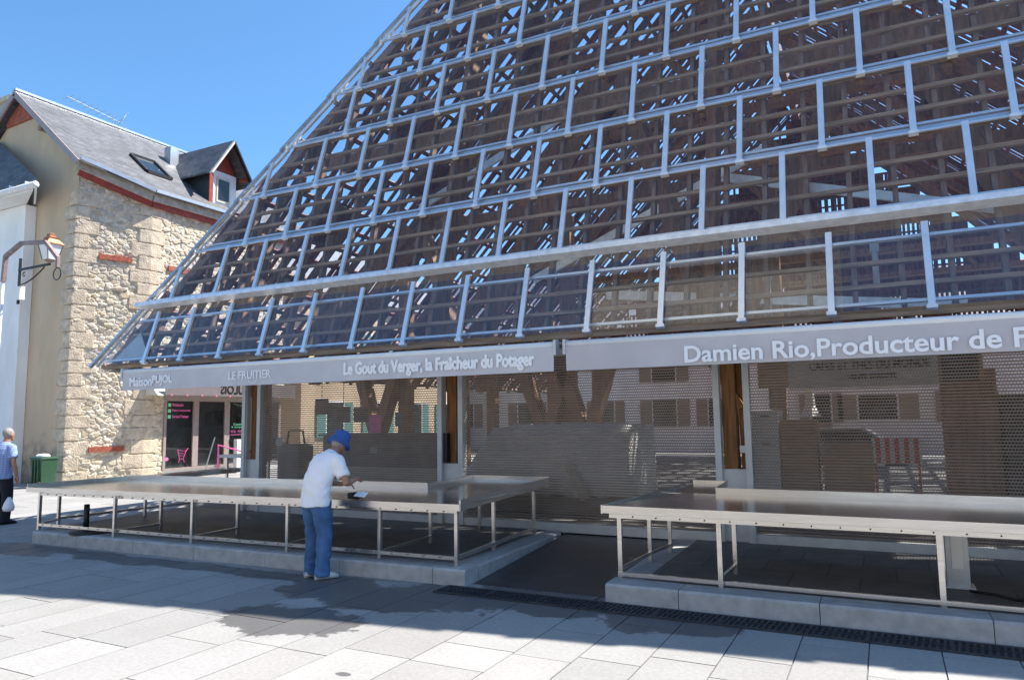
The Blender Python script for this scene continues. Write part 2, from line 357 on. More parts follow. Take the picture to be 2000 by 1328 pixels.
# kerbed platforms
def platform(poly, skip, kerbw, front_from, joints, name):
    # poly in plan, counter-clockwise; kerb stones run round the listed edges
    MB().prism([(x, y, -.05) for x, y in poly['inner']], (0, 0, .196)).build(name, 'pavers')['kind'] = 'structure'
    mb = MB()
    for a, b, n in poly['kerbs']:
        a, b = Vector((*a, 0)), Vector((*b, 0)); d = (b-a); L = d.length; d.normalize(); nn = Vector((-d.y, d.x, 0))
        t = 0; i = 0
        while t < L-1e-3:
            l = min(L-t, joints[i % len(joints)]); i += 1
            p, q = a+d*(t+.003), a+d*(t+l-.003); h = .15; c = .018
            prof = [(0, 0), (0, h-c), (c, h), (kerbw, h), (kerbw, 0)]
            ring = lambda P: [P+nn*u+Vector((0, 0, z-.0)) for u, z in prof]
            mb.loft([ring(p), ring(q)]); t += l
    k = mb.build('kerb', 'kerbstone'); k['kind'] = 'structure'
platform({'inner': [(-10.1, 5.99), (-3.82, 6.16), (-3.87, 8.45), (-10.6, 8.45)],
          'kerbs': [((-10.05, 5.72), (-3.55, 5.90), 0), ((-3.558, 6.165), (-3.62, 8.3), 0), ((-10.75, 8.4), (-10.35, 6.05), 0), ((-10.35, 6.045), (-10.14, 5.80), 0)]}, None, .26, 0, (.55, .35, 1.05, 1.02, 1.08, 1.0, 1.1), 'platform')
platform({'inner': [(-1.945, 6.178), (9, 6.238), (9, 8.45), (-1.985, 8.45)],
          'kerbs': [((-2.19, 5.92), (9, 5.98), 0), ((-2.24, 8.3), (-2.197, 6.183), 0)]}, None, .26, 0, (.62, 1.05, 1.08, 1.0), 'platform')
f = MB().hexa([(-3.548, 6.05, -.01), (-2.245, 6.05, -.01), (-2.245, 8.45, -.01), (-3.60, 8.45, -.01), (-3.548, 6.05, .004), (-2.245, 6.05, .004), (-2.245, 8.45, .12), (-3.60, 8.45, .12)]).build('ramp', 'cobble'); f['kind'] = 'structure'
f = MB().box(-11, 8.6, 8.455, 27, -.05, .15).build('hall_floor', 'floor'); f['kind'] = 'structure'

# drain
def drain():
    t = thing('drain_grate', (-1, 5.72, 0), 'long slotted cast iron drain grate let into the paving along the kerb', 'drain')
    MB().box(-3.7, 8, 5.61, 5.87, -.004, .003).build('channel', 'interior', t)
    mb = MB(); mb.box(-3.7, 8, 5.60, 5.625, 0, .012); mb.box(-3.7, 8, 5.855, 5.88, 0, .012)
    mb.box(-3.7, 8, 5.735, 5.75, 0, .011)
    x = -3.7
    while x < 4.5: mb.bar((x, 5.625, .006), (x+.02, 5.855, .006), .018, .010); x += .042
    x = -3.7
    while x < 8: mb.box(x-.012, x+.012, 5.61, 5.87, 0, .0125); x += .5
    mb.build('grate', 'iron', t)
drain()

# ------------------------------------------------------------------ market hall
P_ = .8426; X0 = -10.5158; ZE = 2.497; YE = 7.65
NRM = Vector((0, -.9682, .2503))
def PT(x, v, o=0.): return Vector((x, YE+.2503*v, ZE+.9682*v))+NRM*o
xL = lambda v: -11.864+.9395*v
xR = lambda v: 8.545-1.0522*v
VTOP = 10.2
hall = thing('market_hall', (-1.5, 8.45, 0), 'tall pyramid roofed market hall clad in staggered glass panes over timber battens', 'market hall')
rows = []
r = 0
while True:
    vb = 0. if r == 0 else 1.035+.84*(r-1)
    if vb > VTOP-.2: break
    rows.append((r, vb, min(vb+(.94 if r else .96), VTOP))); r += 1
def clip(poly, f):
    o = []
    for i in range(len(poly)):
        a, b = poly[i], poly[(i+1) % len(poly)]; fa, fb = f(a), f(b)
        if fa >= 0: o.append(a)
        if (fa >= 0) != (fb >= 0): t = fa/(fa-fb); o.append((a[0]+(b[0]-a[0])*t, a[1]+(b[1]-a[1])*t))
    return o
panes, bars = [], []
for r, vb, vt in rows:
    off = -.022*(r-1)*P_ if r > 1 else 0
    xs = [X0+P_*(i+.5*(r % 2))+off for i in range(-6, 28)]
    for a, b in zip(xs, xs[1:]):
        pl = clip(clip([(a, vb), (b, vb), (b, vt), (a, vt)], lambda p: p[0]-xL(p[1])-.01), lambda p: xR(p[1])-.01-p[0])
        if len(pl) >= 3: panes.append((r, vb, vt, pl))
    lst = [x for x in xs if xL(vb)+.55 < x < xR(vb)-.3]
    if r % 2 and r: lst = [xL(vb)+.62] + [x for x in lst if x > xL(vb)+.95]
    for x in lst:
        top = vb+.87
        while top > vb+.2 and (x < xL(top)+.03 or x > xR(top)-.03): top -= .02
        bars.append((r, x, vb, top))
CAMU = Vector((0, 0, 1.55))
def seen(p):
    d = p-CAMU; z = d.dot(F_); x, y = 1000+1409.6*d.dot(R_)/z, 664-1409.6*d.dot(U_)/z
    return z, x, y
def key_pane(p):
    c = PT(sum(q[0] for q in p[3])/len(p[3]), sum(q[1] for q in p[3])/len(p[3])); z, x, y = seen(c)
    return (0 if -60 < x < 2060 and -60 < y < 1400 else 1, z)
def key_bar(b):
    z, x, y = seen(PT(b[1], (b[2]+b[3])/2)); return (0 if -40 < x < 2040 and -60 < y < 1400 else 1, z)
panes.sort(key=key_pane); bars.sort(key=key_bar)
def pane_mb(mb, p):
    r, vb, vt, pl = p; o = lambda v: .065-.05*(v-vb)/(vt-vb)
    mb.prism([PT(x, v, o(v)) for x, v in pl], NRM*.008)
rest = MB()
for i, p in enumerate(panes):
    if i < 98 and key_pane(p)[0] == 0:
        mb = MB(); pane_mb(mb, p); mb.build('glass_pane', 'skirt' if p[0] == 0 else 'glass', hall)
    else: pane_mb(rest, p)
rest.build('glass_pane', 'glass', hall)['kind'] = 'stuff'
def bar_mb(mb, b, br):
    r, x, vb, vt = b
    mb.bar(PT(x, vb-.005, .098), PT(x, vt, .06), .060, .034, NRM)
    for k in range(5):
        v = vb+.06+k*(vt-vb-.1)/4.2; c = PT(x, v, .116-.04*(v-vb)); mb.lathe(c, [(.008, 0), (.008, .004)], 6, NRM)
    br.bar(PT(x-.045, vb-.018, .085), PT(x+.045, vb-.018, .085), .035, .06, NRM)
restb, restk = MB(), MB()
for i, b in enumerate(bars):
    if i < 98 and key_bar(b)[0] == 0:
        mb, br = MB(), MB(); bar_mb(mb, b, br); o = mb.build('glazing_bar', 'alu', hall); br.build('end_bracket', 'galv', o)
    else: bar_mb(restb, b, restb)
restb.build('glazing_bar', 'alu', hall)['kind'] = 'stuff'
for r, vb, vt in rows:
    v = vb+(.10 if r < 2 else .15)
    MB().bar(PT(xL(v)+.05, v, -.03), PT(xR(v)-.05, v, -.03), .03, .036, NRM).build('glazing_rail', 'alu', hall)
    if r == 0:
        MB().bar(PT(xL(.77)+.05, .77, -.03), PT(xR(.77)-.05, .77, -.03), .03, .05, NRM).build('glazing_rail', 'alu', hall)
    else:
        MB().bar(PT(xL(vb)+.02, vb+.012, .055), PT(xR(vb)-.02, vb+.012, .055), .022, .02, NRM).build('pane_edge_strip', 'alu', hall)
        MB().bar(PT(xL(vb)+.02, vb+.075, .0), PT(xR(vb)-.02, vb+.075, .0), .045, .02, NRM).build('pane_edge_strip', 'alu', hall)
    for dv in ((.04, .31, .56) if r == 0 else (.105, .385, .64)):
        v = vb+dv
        if v < VTOP-.15: MB().bar(PT(xL(v)+.08, v, -.10), PT(xR(v)-.08, v, -.10), .045, .04, NRM).build('roof_batten', 'batten', hall)
    for X, nm in ((xL, 'L'), (xR, 'R')):
        s_ = 1 if nm == 'L' else -1; vv = min(vb+.86 if r else 1.0, VTOP)
        if s_ > 0: MB().bar(PT(X(vb)-.02*s_, vb-.03, .085), PT(X(vv)-.02*s_, vv, .05), .05, .05, NRM).build('hip_trim', 'zinc', hall)
        MB().bar(PT(X(vb)+.06*s_, vb-.01, .03), PT(X(vv)+.06*s_, vv, .0), .03, .03, NRM).build('hip_trim', 'alu', hall)
for r, vb, vt in rows:
    ve = min(vb+(.84 if r else 1.035), VTOP)
    MB().prism([PT(xR(vb)-.45, vb, -.04), PT(xR(vb)+.12, vb, -.04), PT(xR(ve)+.0, ve, -.04), PT(xR(ve)-.45, ve, -.04)], NRM*.02).build('shade_board', 'shingle', hall)  # added unseen boards: block sun leaks and step the ground shadow's edge
# galvanised gutter band over the lowest row
gb = MB(); gb.hexa([PT(xL(.95)-.05, .955, .02), PT(xR(.95)+.05, .955, .02), PT(xR(.95)+.05, .955, .19), PT(xL(.95)-.05, .955, .19), PT(xL(.95)-.05, 1.02, .02), PT(xR(.95)+.05, 1.02, .02), PT(xR(.95)+.05, 1.02, .19), PT(xL(.95)-.05, 1.02, .19)])
gb.build('gutter_band', 'galv', hall)
# secondary uprights close behind the glass, then the deep frame
for k in range(-3, 50):
    x = X0+P_*.5*k+.21; v1 = min((x+11.864)/.9395, (8.545-x)/1.0522)-.1
    if v1 > .4: MB().bar(PT(x, .02, -.19), PT(x, v1, -.19), .05, .10, NRM).build('rafter', 'rafter', hall)
for k in range(-1, 6):
    x = -9.0+3.73*k; v1 = min((x+11.864)/.9395, (8.545-x)/1.0522)-.5
    if v1 > .5:
        MB().bar(PT(x-.15, .1, -.55), PT(x-.15, v1, -.55), .12, .32, NRM).build('main_rafter', 'beam', hall)
        if x < 5:
            zt = ZE+.968*v1
            for (xa, xb) in ((x-.2, x+1.6), (x+3.5, x+1.9)):
                MB().bar((xa, 9.2, 2.3), (xb, 10.4, min(6.8, zt)), .14, .28).build('roof_strut', 'beam', hall)
for v in (3.45, 5.95, 7.8):
    MB().bar(PT(xL(v)+.4, v, -.42), PT(xR(v)-.4, v, -.42), .18, .1, NRM).build('purlin', 'beam', hall)
for (a, b) in (((-3.3, 9.3, 3.2), (.9, 9.6, 2.75)), ((-1.9, 10.2, 4.9), (1.4, 10.4, 4.0)), ((-7.0, 10.2, 5.2), (-4.0, 10.2, 6.4)), ((-4.6, 9.7, 3.6), (-1.2, 9.9, 5.1))):
    MB().bar(a, b, .05, .12).build('steel_brace', 'galv', hall)
# shingled end and back slopes
def slope(Q, smin, smax, z0, z1, n, solid, gap, seed, name, closed=0., pitch=(.14, .17, .21)):
    rr = random.Random(seed); mb = MB(); sl = MB(); pur = MB(); dz = .60; n = Vector(n).normalized()
    def qb(m_, s0, s1, a, b, o, t):
        if s1-s0 < .01: return
        m_.hexa([Q(s0, a)+n*o, Q(s1, a)+n*o, Q(s1, b)+n*o, Q(s0, b)+n*o, Q(s0, a)+n*(o+t), Q(s1, a)+n*(o+t), Q(s1, b)+n*(o+t), Q(s0, b)+n*(o+t)])
    z = z0; row = 0
    while z < z1-.05:
        b = min(z+dz, z1); zm = b
        lo, hi = smin(zm), smax(zm)
        s = math.floor(smin(z)/.84)*.84+(.42 if row % 2 else 0)-.84
        while s < smax(z):
            a0, a1 = max(s, lo), min(s+.84, hi)
            if a1-a0 > .02:
                if rr.random() < solid or a0-lo < closed: qb(mb, a0, a1, z, b+.05, .0+.02*(row % 2), .025)
                else:
                    st = rr.choice(pitch); u = s+rr.random()*.05
                    while u < s+.84:
                        qb(sl, max(u, lo), min(u+st*(1-gap), hi), z, b, 0, .03); u += st
                    zz = z+dz*.5; qb(sl, a0, a1, zz-.03, zz+.03, -.05, .04)
            s += .84
        qb(pur, smin(z), smax(z), z-.03, z+.03, -.09, .07)
        z += dz; row += 1
    p = mb.build(name, 'shingle', hall); sl.build('open_slats', 'shingle', p); pur.build('purlins', 'rafter', p)
    s = smin(z0)+.4; rb = MB()
    while s < smax(z0):
        zt = z0
        while zt < z1 and smin(zt) < s < smax(zt): zt += .1
        if zt-z0 > .5: rb.bar(Q(s, z0)-n*.16, Q(s, zt-.1)-n*.16, .07, .12, n)
        s += .84
    rb.build('rafters', 'rafter', p)
Yf = lambda z: 7.65+.2586*(z-ZE)
YBK = 27.
Yb = lambda z: YBK
slope(lambda s, z: Vector((-11.864+.9704*(z-ZE), s, z)), lambda z: Yf(z)+.05, lambda z: Yb(z)-.02, ZE+.05, 12.2, (-1, 0, .97), .13, .68, 3, 'left_shingle_slope', 0, (.24, .28, .34))
slope(lambda s, z: Vector((8.545-1.087*(z-ZE), s, z)), lambda z: Yf(z)+.05, lambda z: Yb(z)-.02, ZE+.05, 12.2, (1, 0, 1.087), .22, .60, 5, 'right_shingle_slope', 2.2, (.17, .21, .25))  # closed near the front hip, shaped to block sun leaking onto the paving
slope(lambda s, z: Vector((s, Yb(z), z)), lambda z: -11.864+.9704*(z-ZE)+.05, lambda z: 8.545-1.087*(z-ZE)-.05, 3.6, 12.2, (0, 1, 0), .88, .4, 9, 'back_gable')
# eaves: fascia, soffit, grey triangle standing in for sky reflected in the corner glass
MB().box(-11.6, 8.3, 7.70, 8.62, 2.40, 2.425).build('soffit', 'soffit', hall)
MB().bar((-11.7, 7.68, 2.47), (8.4, 7.68, 2.47), .05, .05).build('eaves_board', 'batten', hall)
MB().prism([PT(-11.55, .09, -.06), PT(-10.62, .09, -.06), PT(-11.02, .58, -.06)], NRM*.01).build('reflection_plate', 'guide', hall)
# front wall line: timber posts, steel guides, shutters
PX = [-9.0+3.73*k for k in range(0, 5)]
for i, x in enumerate(PX):
    p = MB().box(x-.13, x+.02, 8.52, 8.72, .15, 2.4).build('timber_post', 'post', hall)
    MB().bar((x-.38, 8.60, 2.4), (x+.08, 8.60, 1.62), .09, .13, (0, 1, 0)).build('brace', 'post', p)
    MB().bar((x+.07, 8.66, 2.4), (x+.10, 8.66, .9), .10, .07, (0, 1, 0)).build('brace', 'post', p)
    b = MB().box(x-.155, x+.155, 8.44, 8.50, .13, .94).build('post_shoe', 'guide', hall)
    for sx in (-.165, .165):
        MB().box(x+sx-.035, x+sx+.035, 8.38, 8.50, .13, 2.42).build('shutter_guide', 'guide', hall)
    if i in (1, 2): MB().box(x+.06, x+.13, 8.45, 8.50, 1.12, 1.2).build('socket_box', 'guide', hall)
for i in range(len(PX)-1):
    a, b = PX[i]+.20, PX[i+1]-.20
    s_ = MB().box(a, b, 8.445, 8.448, .24, 2.42).build('roller_shutter', 'perf', hall)
    MB().box(a, b, 8.40, 8.47, .13, .24).build('bottom_rail', 'guide', s_)
    MB().box(a, b, 8.45, 8.75, 2.14, 2.395).build('shutter_box', 'soffit', hall)
for X, s_ in ((xL, 1), (xR, -1)):
    MB().bar(PT(X(.1)+.12*s_, .1, -.16), PT(X(9.9)+.12*s_, 9.9, -.16), .16, .10, NRM).build('hip_rafter', 'rafter', hall)
for y in (12.6, 16.4, 20.2, 24.):
    for s_, xe, k in ((1, -11.6, .9704), (-1, 8.3, 1/1.087)):
        tr_ = MB().bar((xe, y, ZE-.1), (-2.2-.1*s_, y, 12.0), .16, .34, (0, 1, 0)).build('main_rafter', 'beam', hall)
    MB().bar((-8.2, y, 5.6), (4.6, y, 5.6), .14, .32, (0, 1, 0)).build('collar_beam', 'beam', hall)
    MB().bar((-5.6, y, 8.4), (1.6, y, 8.4), .14, .28, (0, 1, 0)).build('collar_beam', 'beam', hall)
    for xa, xb in ((-6.4, -4.4), (-1.0, -3.4), (2.6, .2)): MB().bar((xa, y, 5.6), (xb, y, 8.3), .12, .22, (0, 1, 0)).build('roof_strut', 'beam', hall)
    for x in (-9, 5.9): MB().box(x-.12, x+.12, y-.12, y+.12, .15, 4.6).build('timber_post', 'beam', hall)
MB().bar((-2.2, 10.4, 12.15), (-2.2, 27, 12.15), .2, .3).build('ridge_beam', 'beam', hall)
# V trusses
for x in (-5.27, -1.54, 2.19):
    MB().box(x-.12, x+.12, 12.5, 12.75, .15, 5.4).build('timber_post', 'beam', hall)
for (x0, x1, x2) in ((-6.05, -5.66, -5.32), (-5.22, -4.85, -4.5), (-9.9, -9.6, -9.2)):
    MB().bar((x0-.25, 12.4, 2.9), (x1, 12.4, 1.2), .2, .3, (0, 1, 0)).build('truss_brace', 'beam', hall)
    MB().bar((x2+.25, 12.4, 2.9), (x1+.05, 12.4, 1.2), .2, .3, (0, 1, 0)).build('truss_brace', 'beam', hall)
MB().bar((-11, 12.4, 2.55), (8, 12.4, 2.55), .2, .35).build('tie_beam', 'beam', hall)
for x in (-5.16, -5.37): MB().box(x-.03, x+.03, 8.42, 8.50, .95, 1.35).build('cable_box', 'black', hall)
MB().tube([(-9.16, 8.42, .15), (-9.16, 8.42, 2.42)], .035, 10).build('downpipe', 'white', hall, True)

# awnings
def awning(x0, x1, fab, label, name='awning'):
    t = thing('awning', ((x0+x1)/2, 7.0, 2.03), label, 'awning')
    mb = MB(); n = 40; rings = []
    for i in range(n+1):
        x = x0+(x1-x0)*i/n; wv = .006*math.sin(i*1.7)+.004*math.sin(i*.6+1); sg = .006*math.sin(math.pi*i/n)
        rings.append([(x, 6.985+wv*.4, 2.285), (x, 6.985+wv, 2.15), (x, 6.985+wv*1.7, 2.03-sg), (x, 6.993+wv*1.7, 2.03-sg), (x, 6.995+wv, 2.15), (x, 6.995+wv*.4, 2.285)])
    mb.loft(rings); mb.build('valance', fab, t)
    MB().hexa([(x0, 7.02, 2.325), (x1, 7.02, 2.325), (x1, 7.85, 2.385), (x0, 7.85, 2.385), (x0, 7.02, 2.335), (x1, 7.02, 2.335), (x1, 7.85, 2.395), (x0, 7.85, 2.395)]).build('canopy', fab, t)
    MB().tube([(x0, 7.015, 2.31), (x1, 7.015, 2.31)], .036, 14).build('front_roll', 'roll', t, True)
    for x in (x0-.015, x1+.015):
        e = MB().box(x-.015, x+.015, 6.97, 7.07, 2.2, 2.36).build('end_cap', 'guide', t)
    k = MB().tube([(x0, 7.9, 2.33), (x1, 7.9, 2.33)], .06, 12).build('cassette', 'guide', t, True)
    for fx in (.2, .8):
        x = x0+(x1-x0)*fx; MB().bar((x, 7.05, 2.27), (x+.5, 7.45, 2.27), .04, .05).bar((x+.5, 7.45, 2.27), (x, 7.85, 2.27), .04, .05).build('folding_arm', 'guide', t)
    for fx in (.36, .45, .93):
        x = x0+(x1-x0)*fx; MB().box(x-.04, x+.04, 7.88, 7.93, 2.36, 2.5).build('bracket', 'guide', t)
    return t
a1 = awning(-10.19, -3.09, 'awning_pale', 'pale grey awning with the worn white words Maison PUJOL and LE FRUITIER')
a2 = awning(-2.95, 4.2, 'awning', 'darker grey awning with the big white words Damien Rio,Producteur de F')
RT, UP = (1, 0, 0), (0, 0, 1)
put_text('lettering', 'Maison', (-10.0, 6.972, 2.085), RT, UP, .49, .13, 'letter_worn', a1, 0, False, .012)
put_text('lettering', 'PUJOL', (-9.49, 6.972, 2.085), RT, UP, .42, .14, 'letter_worn', a1, 0, False, .012)
put_text('lettering', 'LE FRUITIER', (-7.92, 6.972, 2.11), RT, UP, .78, .11, 'letter_worn', a1, .012)
sm = MB().tube([(-7.55+.17*i/8+.0, 6.972, 2.105-.055*math.sin(math.pi*(i+1.2)/10)) for i in range(9)], .006, 6, 1); sm.build('smile_emblem', 'letter_worn', a1)
put_text('lettering', 'Le Gout du Verger, la Fraîcheur du Potager', (-5.92, 6.972, 2.055), RT, UP, 2.60, .19, 'letter_worn', a1, .01, False, .014)
MB().bar((-5.535, 6.9705, 2.20), (-5.512, 6.9705, 2.227), .006, .018, (0, 1, 0)).bar((-5.512, 6.9705, 2.227), (-5.489, 6.9705, 2.20), .006, .018, (0, 1, 0)).build('letter_accent', 'letter_worn', a1)
put_text('lettering', 'Damien Rio,Producteur de F', (-1.70, 6.972, 2.005+.02), RT, UP, 2.75, .19, 'letter', a2, .022)

# ------------------------------------------------------------------ market tables
def leg(mb, x, y, z0, z1, w=.035): mb.box(x-w/2, x+w/2, y-w/2, y+w/2, z0, z1)
def table_left():
    t = thing('market_table', (-7, 6.4, .15), 'long stainless steel market table with bent back wings where the man in white leans', 'table', 'stainless market stall tables')
    zt = lambda x: .737+(x+3.62)*.0066; fy = lambda x: 5.94+(x+3.62)*.012
    A, B = -10.46, -3.63; mb = MB()
    P = lambda x, y, dz=0: (x, y, zt(x)+dz)
    mb.hexa([P(A, fy(A), -.012), P(B, fy(B), -.012), P(B, 7.2, -.012), P(A+.15, 7.2, -.012), P(A, fy(A)), P(B, fy(B)), P(B, 7.2), P(A+.15, 7.2)])
    mb.build('tabletop', 'steel_top', t)
    MB().hexa([P(-4.83, 7.203, -.012), P(-3.66, 7.203, -.012), P(-3.74, 8.22, .02), P(-4.80, 8.22, .02), P(-4.83, 7.203), P(-3.66, 7.203), P(-3.74, 8.22, .035), P(-4.80, 8.22, .035)]).build('wing_top', 'steel_top', t)
    MB().hexa([P(-10.3, 7.203, .03), P(-9.75, 7.203, .03), P(-9.5, 8.9, .06), P(-10.05, 8.9, .06), P(-10.3, 7.203, .042), P(-9.75, 7.203, .042), P(-9.5, 8.9, .072), P(-10.05, 8.9, .072)]).build('wing_top', 'steel_top', t)
    rim = lambda p, q, lo, hi, w=.012: MB().hexa([(p[0]-w/2, p[1]-w/2, p[2]+lo), (q[0]+w/2, q[1]-w/2, q[2]+lo), (q[0]+w/2, q[1]+w/2, q[2]+lo), (p[0]-w/2, p[1]+w/2, p[2]+lo), (p[0]-w/2, p[1]-w/2, p[2]+hi), (q[0]+w/2, q[1]-w/2, q[2]+hi), (q[0]+w/2, q[1]+w/2, q[2]+hi), (p[0]-w/2, p[1]+w/2, p[2]+hi)])
    rim(P(A, fy(A)-.006), P(B, fy(B)-.006), -.058, .004).build('front_apron', 'steel', t)
    rim(P(A+.16, 7.208), P(-4.85, 7.208), -.02, .072).build('back_rim', 'steel', t)
    rim(P(-4.80, 8.226), P(-3.74, 8.226), -.02, .085).build('back_rim', 'steel', t)
    def side(p, q, lo, hi): return MB().bar(Vector(p)+Vector((0, 0, (lo+hi)/2)), Vector(q)+Vector((0, 0, (lo+hi)/2)), .012, hi-lo)
    side(P(B+.006, fy(B)), P(-3.73, 8.22, .03), -.06, .045).build('side_rim', 'steel', t)
    side(P(-4.84, 7.2), P(-4.81, 8.22, .03), -.01, .06).build('side_rim', 'steel', t)
    side(P(A, fy(A)), P(A+.15, 7.2), -.058, .05).build('side_rim', 'steel', t)
    side(P(-9.75, 7.2), P(-9.5, 8.9, .03), -.01, .06).build('side_rim', 'steel', t)
    fl = [(-10.12, 5.84), (-8.55, 5.84), (-7.23, 5.90), (-5.80, 5.95), (-4.62, 6.02), (-3.73, 6.05)]
    ml = [(-10.36, 6.24), (-8.53, 6.47), (-7.27, 6.6), (-5.9, 6.75), (-4.66, 7.0), (-3.80, 6.92)]
    for i, ((x, y), (x2, y2)) in enumerate(zip(fl, ml)):
        mb = MB(); leg(mb, x, y, .15, zt(x)-.055); mb.build('leg', 'steel', t)
        mb = MB(); leg(mb, x2, y2, .15, zt(x2)-.055); mb.build('leg', 'steel', t)
        MB().bar((x, y, .225), (x2, y2, .225), .025, .03).build('cross_rail', 'steel', t)
    for x, y in ((-3.84, 8.0), (-4.62, 8.05), (-10.15, 8.3), (-9.85, 7.2)):
        mb = MB(); leg(mb, x, y, .15, .66); mb.build('leg', 'steel', t)
    MB().bar((-10.12, 5.84-.01, .222), (-3.73, 6.03, .222), .03, .032).build('foot_rail', 'steel', t)
    MB().bar((-10.12, 5.845, zt(A)-.075), (-3.70, 6.02, zt(B)-.075), .03, .03).build('top_rail', 'steel', t)
    MB().bar((-3.73, 6.06, .222), (-3.84, 8.0, .222), .03, .03).build('foot_rail', 'steel', t)
    MB().bar((-10.36, 6.24, .24), (-10.15, 8.3, .24), .025, .03).build('foot_rail', 'steel', t)
    bl = MB()
    for k in range(34):
        x = -10.0+k*.185
        if x < -3.8: bl.lathe((x, 5.83+(x+10.12)*.03-.019, .225), [(.006, 0), (.006, .006)], 6, (0, -1, 0)); bl.lathe((x+.05, 5.83+(x+10.12)*.027-.0, zt(x)-.075), [(.006, 0), (.006, .008)], 6, (0, -1, 0))
    bl.build('bolt_row', 'iron', t)
def table_right():
    t = thing('market_table', (1, 6.4, .15), 'bare stainless steel market table with low back rim, nearer the camera under the dark awning', 'table', 'stainless market stall tables')
    z = .788; mb = MB(); R = 4.2
    mb.hexa([(-2.21, 5.95, z-.012), (R, 5.95, z-.012), (R, 7.2, z-.012), (-1.83, 7.2, z-.012), (-2.21, 5.95, z), (R, 5.95, z), (R, 7.2, z), (-1.83, 7.2, z)]).build('tabletop', 'steel_top', t)
    MB().box(-2.215, R, 5.938, 5.95, z-.06, z+.004).build('front_apron', 'steel', t)
    MB().box(-1.5, R, 7.2, 7.212, z-.02, z+.06).build('back_rim', 'steel', t)
    MB().hexa([(-1.97, 7.203, z-.01), (-1.5, 7.203, z-.01), (-1.5, 7.75, z+.03), (-1.85, 7.75, z+.03), (-1.97, 7.203, z), (-1.5, 7.203, z), (-1.5, 7.75, z+.045), (-1.85, 7.75, z+.045)]).build('wing_top', 'steel_top', t)
    MB().bar((-1.5, 7.2, z+.035), (-1.5, 7.75, z+.05), .012, .06).build('side_rim', 'steel', t)
    MB().bar((-2.215, 5.95, z-.03), (-1.86, 7.75, z-.0), .012, .075).build('side_rim', 'steel', t)
    MB().bar((-1.85, 7.755, z+.03), (-1.5, 7.755, z+.03), .012, .10).build('back_rim', 'steel', t)
    fl = [(-2.14, 6.2), (-1.27, 6.14), (.29, 6.2), (1.8, 6.2), (3.3, 6.2)]; ml = [(-2.11, 6.99), (-1.26, 6.73), (.33, 6.8), (1.85, 6.8), (3.35, 6.8)]
    for (x, y), (x2, y2) in zip(fl, ml):
        mb = MB(); leg(mb, x, y, .15, z-.055, .038); mb.build('leg', 'steel', t)
        mb = MB(); leg(mb, x2, y2, .15, z-.055); mb.build('leg', 'steel', t)
        MB().bar((x, y, .225), (x2, y2, .225), .025, .03).build('cross_rail', 'steel', t)
    mb = MB(); leg(mb, -2.05, 7.5, .15, z-.03); mb.build('leg', 'steel', t)
    MB().bar((-2.16, 6.18, .185), (R, 6.18, .185), .03, .032).build('foot_rail', 'steel', t)
    MB().bar((-2.16, 6.0, z-.085), (R, 6.0, z-.085), .03, .035).build('top_rail', 'steel', t)
    MB().bar((-2.11, 6.99, .225), (-2.05, 7.5, .225), .025, .03).build('cross_rail', 'steel', t)
    bl = MB()
    for k in range(24): bl.lathe((-1.95+k*.2, 5.985, z-.085), [(.0065, 0), (.0065, .007)], 6, (0, -1, 0))
    bl.build('bolt_row', 'iron', t)
table_left(); table_right()
t = thing('service_pedestal', (.42, 6.95, .15), 'white metal service pedestal with a sloped back standing under the nearer steel table', 'pedestal')
MB().box(.36, .52, 6.9, 7.02, .15, .72).build('casing', 'guide', t, bevel=.006); MB().box(.40, .48, 6.888, 6.9, .3, .62).build('cover', 'white', t)
MB().box(.33, .55, 6.86, 7.06, .15, .165).build('base_plate', 'galv', t)
cb = MB().tube([(.5+.14*i, 6.75-.1*math.sin(i*.9)-.02*i, .165+.01*math.sin(i*2.)) for i in range(12)], .012, 6).build('cable', 'black', None, True); tag(cb, 'black cable lying on the platform beside the white pedestal', 'cable')
t = thing('parasol_foot', (-9.3, 5.95, .15), 'black stub post on a dark round base under the left end of the long table', 'post')
MB().tube([(-9.33, 5.98, .15), (-9.33, 5.98, .50)], .035, 10).build('stub', 'black', t, True); MB().lathe((-9.2, 5.98, .15), [(.26, 0), (.26, .02), (.05, .05)], 20).build('base', 'black', t)
MB().lathe((-9.29, 5.97, .45), [(.012, 0), (.012, .03)], 8, (1, 0, 0)).build('knob', 'black', t)
t = thing('steel_bench', (-10.0, 9.3, .15), 'small pale steel table seen edge on beside the standpipe', 'table')
MB().box(-10.75, -9.95, 9.3, 9.9, .90, .95).build('tabletop', 'guide', t)
for x in (-10.6, -10.1):
    for y in (9.35, 9.85): mb = MB(); leg(mb, x, y, .0, .90, .04); mb.build('leg', 'steel', t)
t = thing('standpipe', (-9.72, 9, .15), 'grey cylindrical standpipe with a red tap handle and a slim white pipe rising from it', 'standpipe')
MB().lathe((-9.45, 8.8, .0), [(.085, 0), (.085, 1.02), (.07, 1.05)], 16).build('body', 'guide', t, True); MB().tube([(-9.45, 8.8, 1.05), (-9.45, 8.8, 2.4)], .028, 10).build('riser', 'white', t, True)
MB().tube([(-9.38, 8.75, 1.05), (-9.30, 8.7, 1.05)], .03, 8).build('tap_handle', 'redw', t); MB().box(-9.36, -9.22, 8.74, 8.8, .84, .91).build('tap', 'black', t)

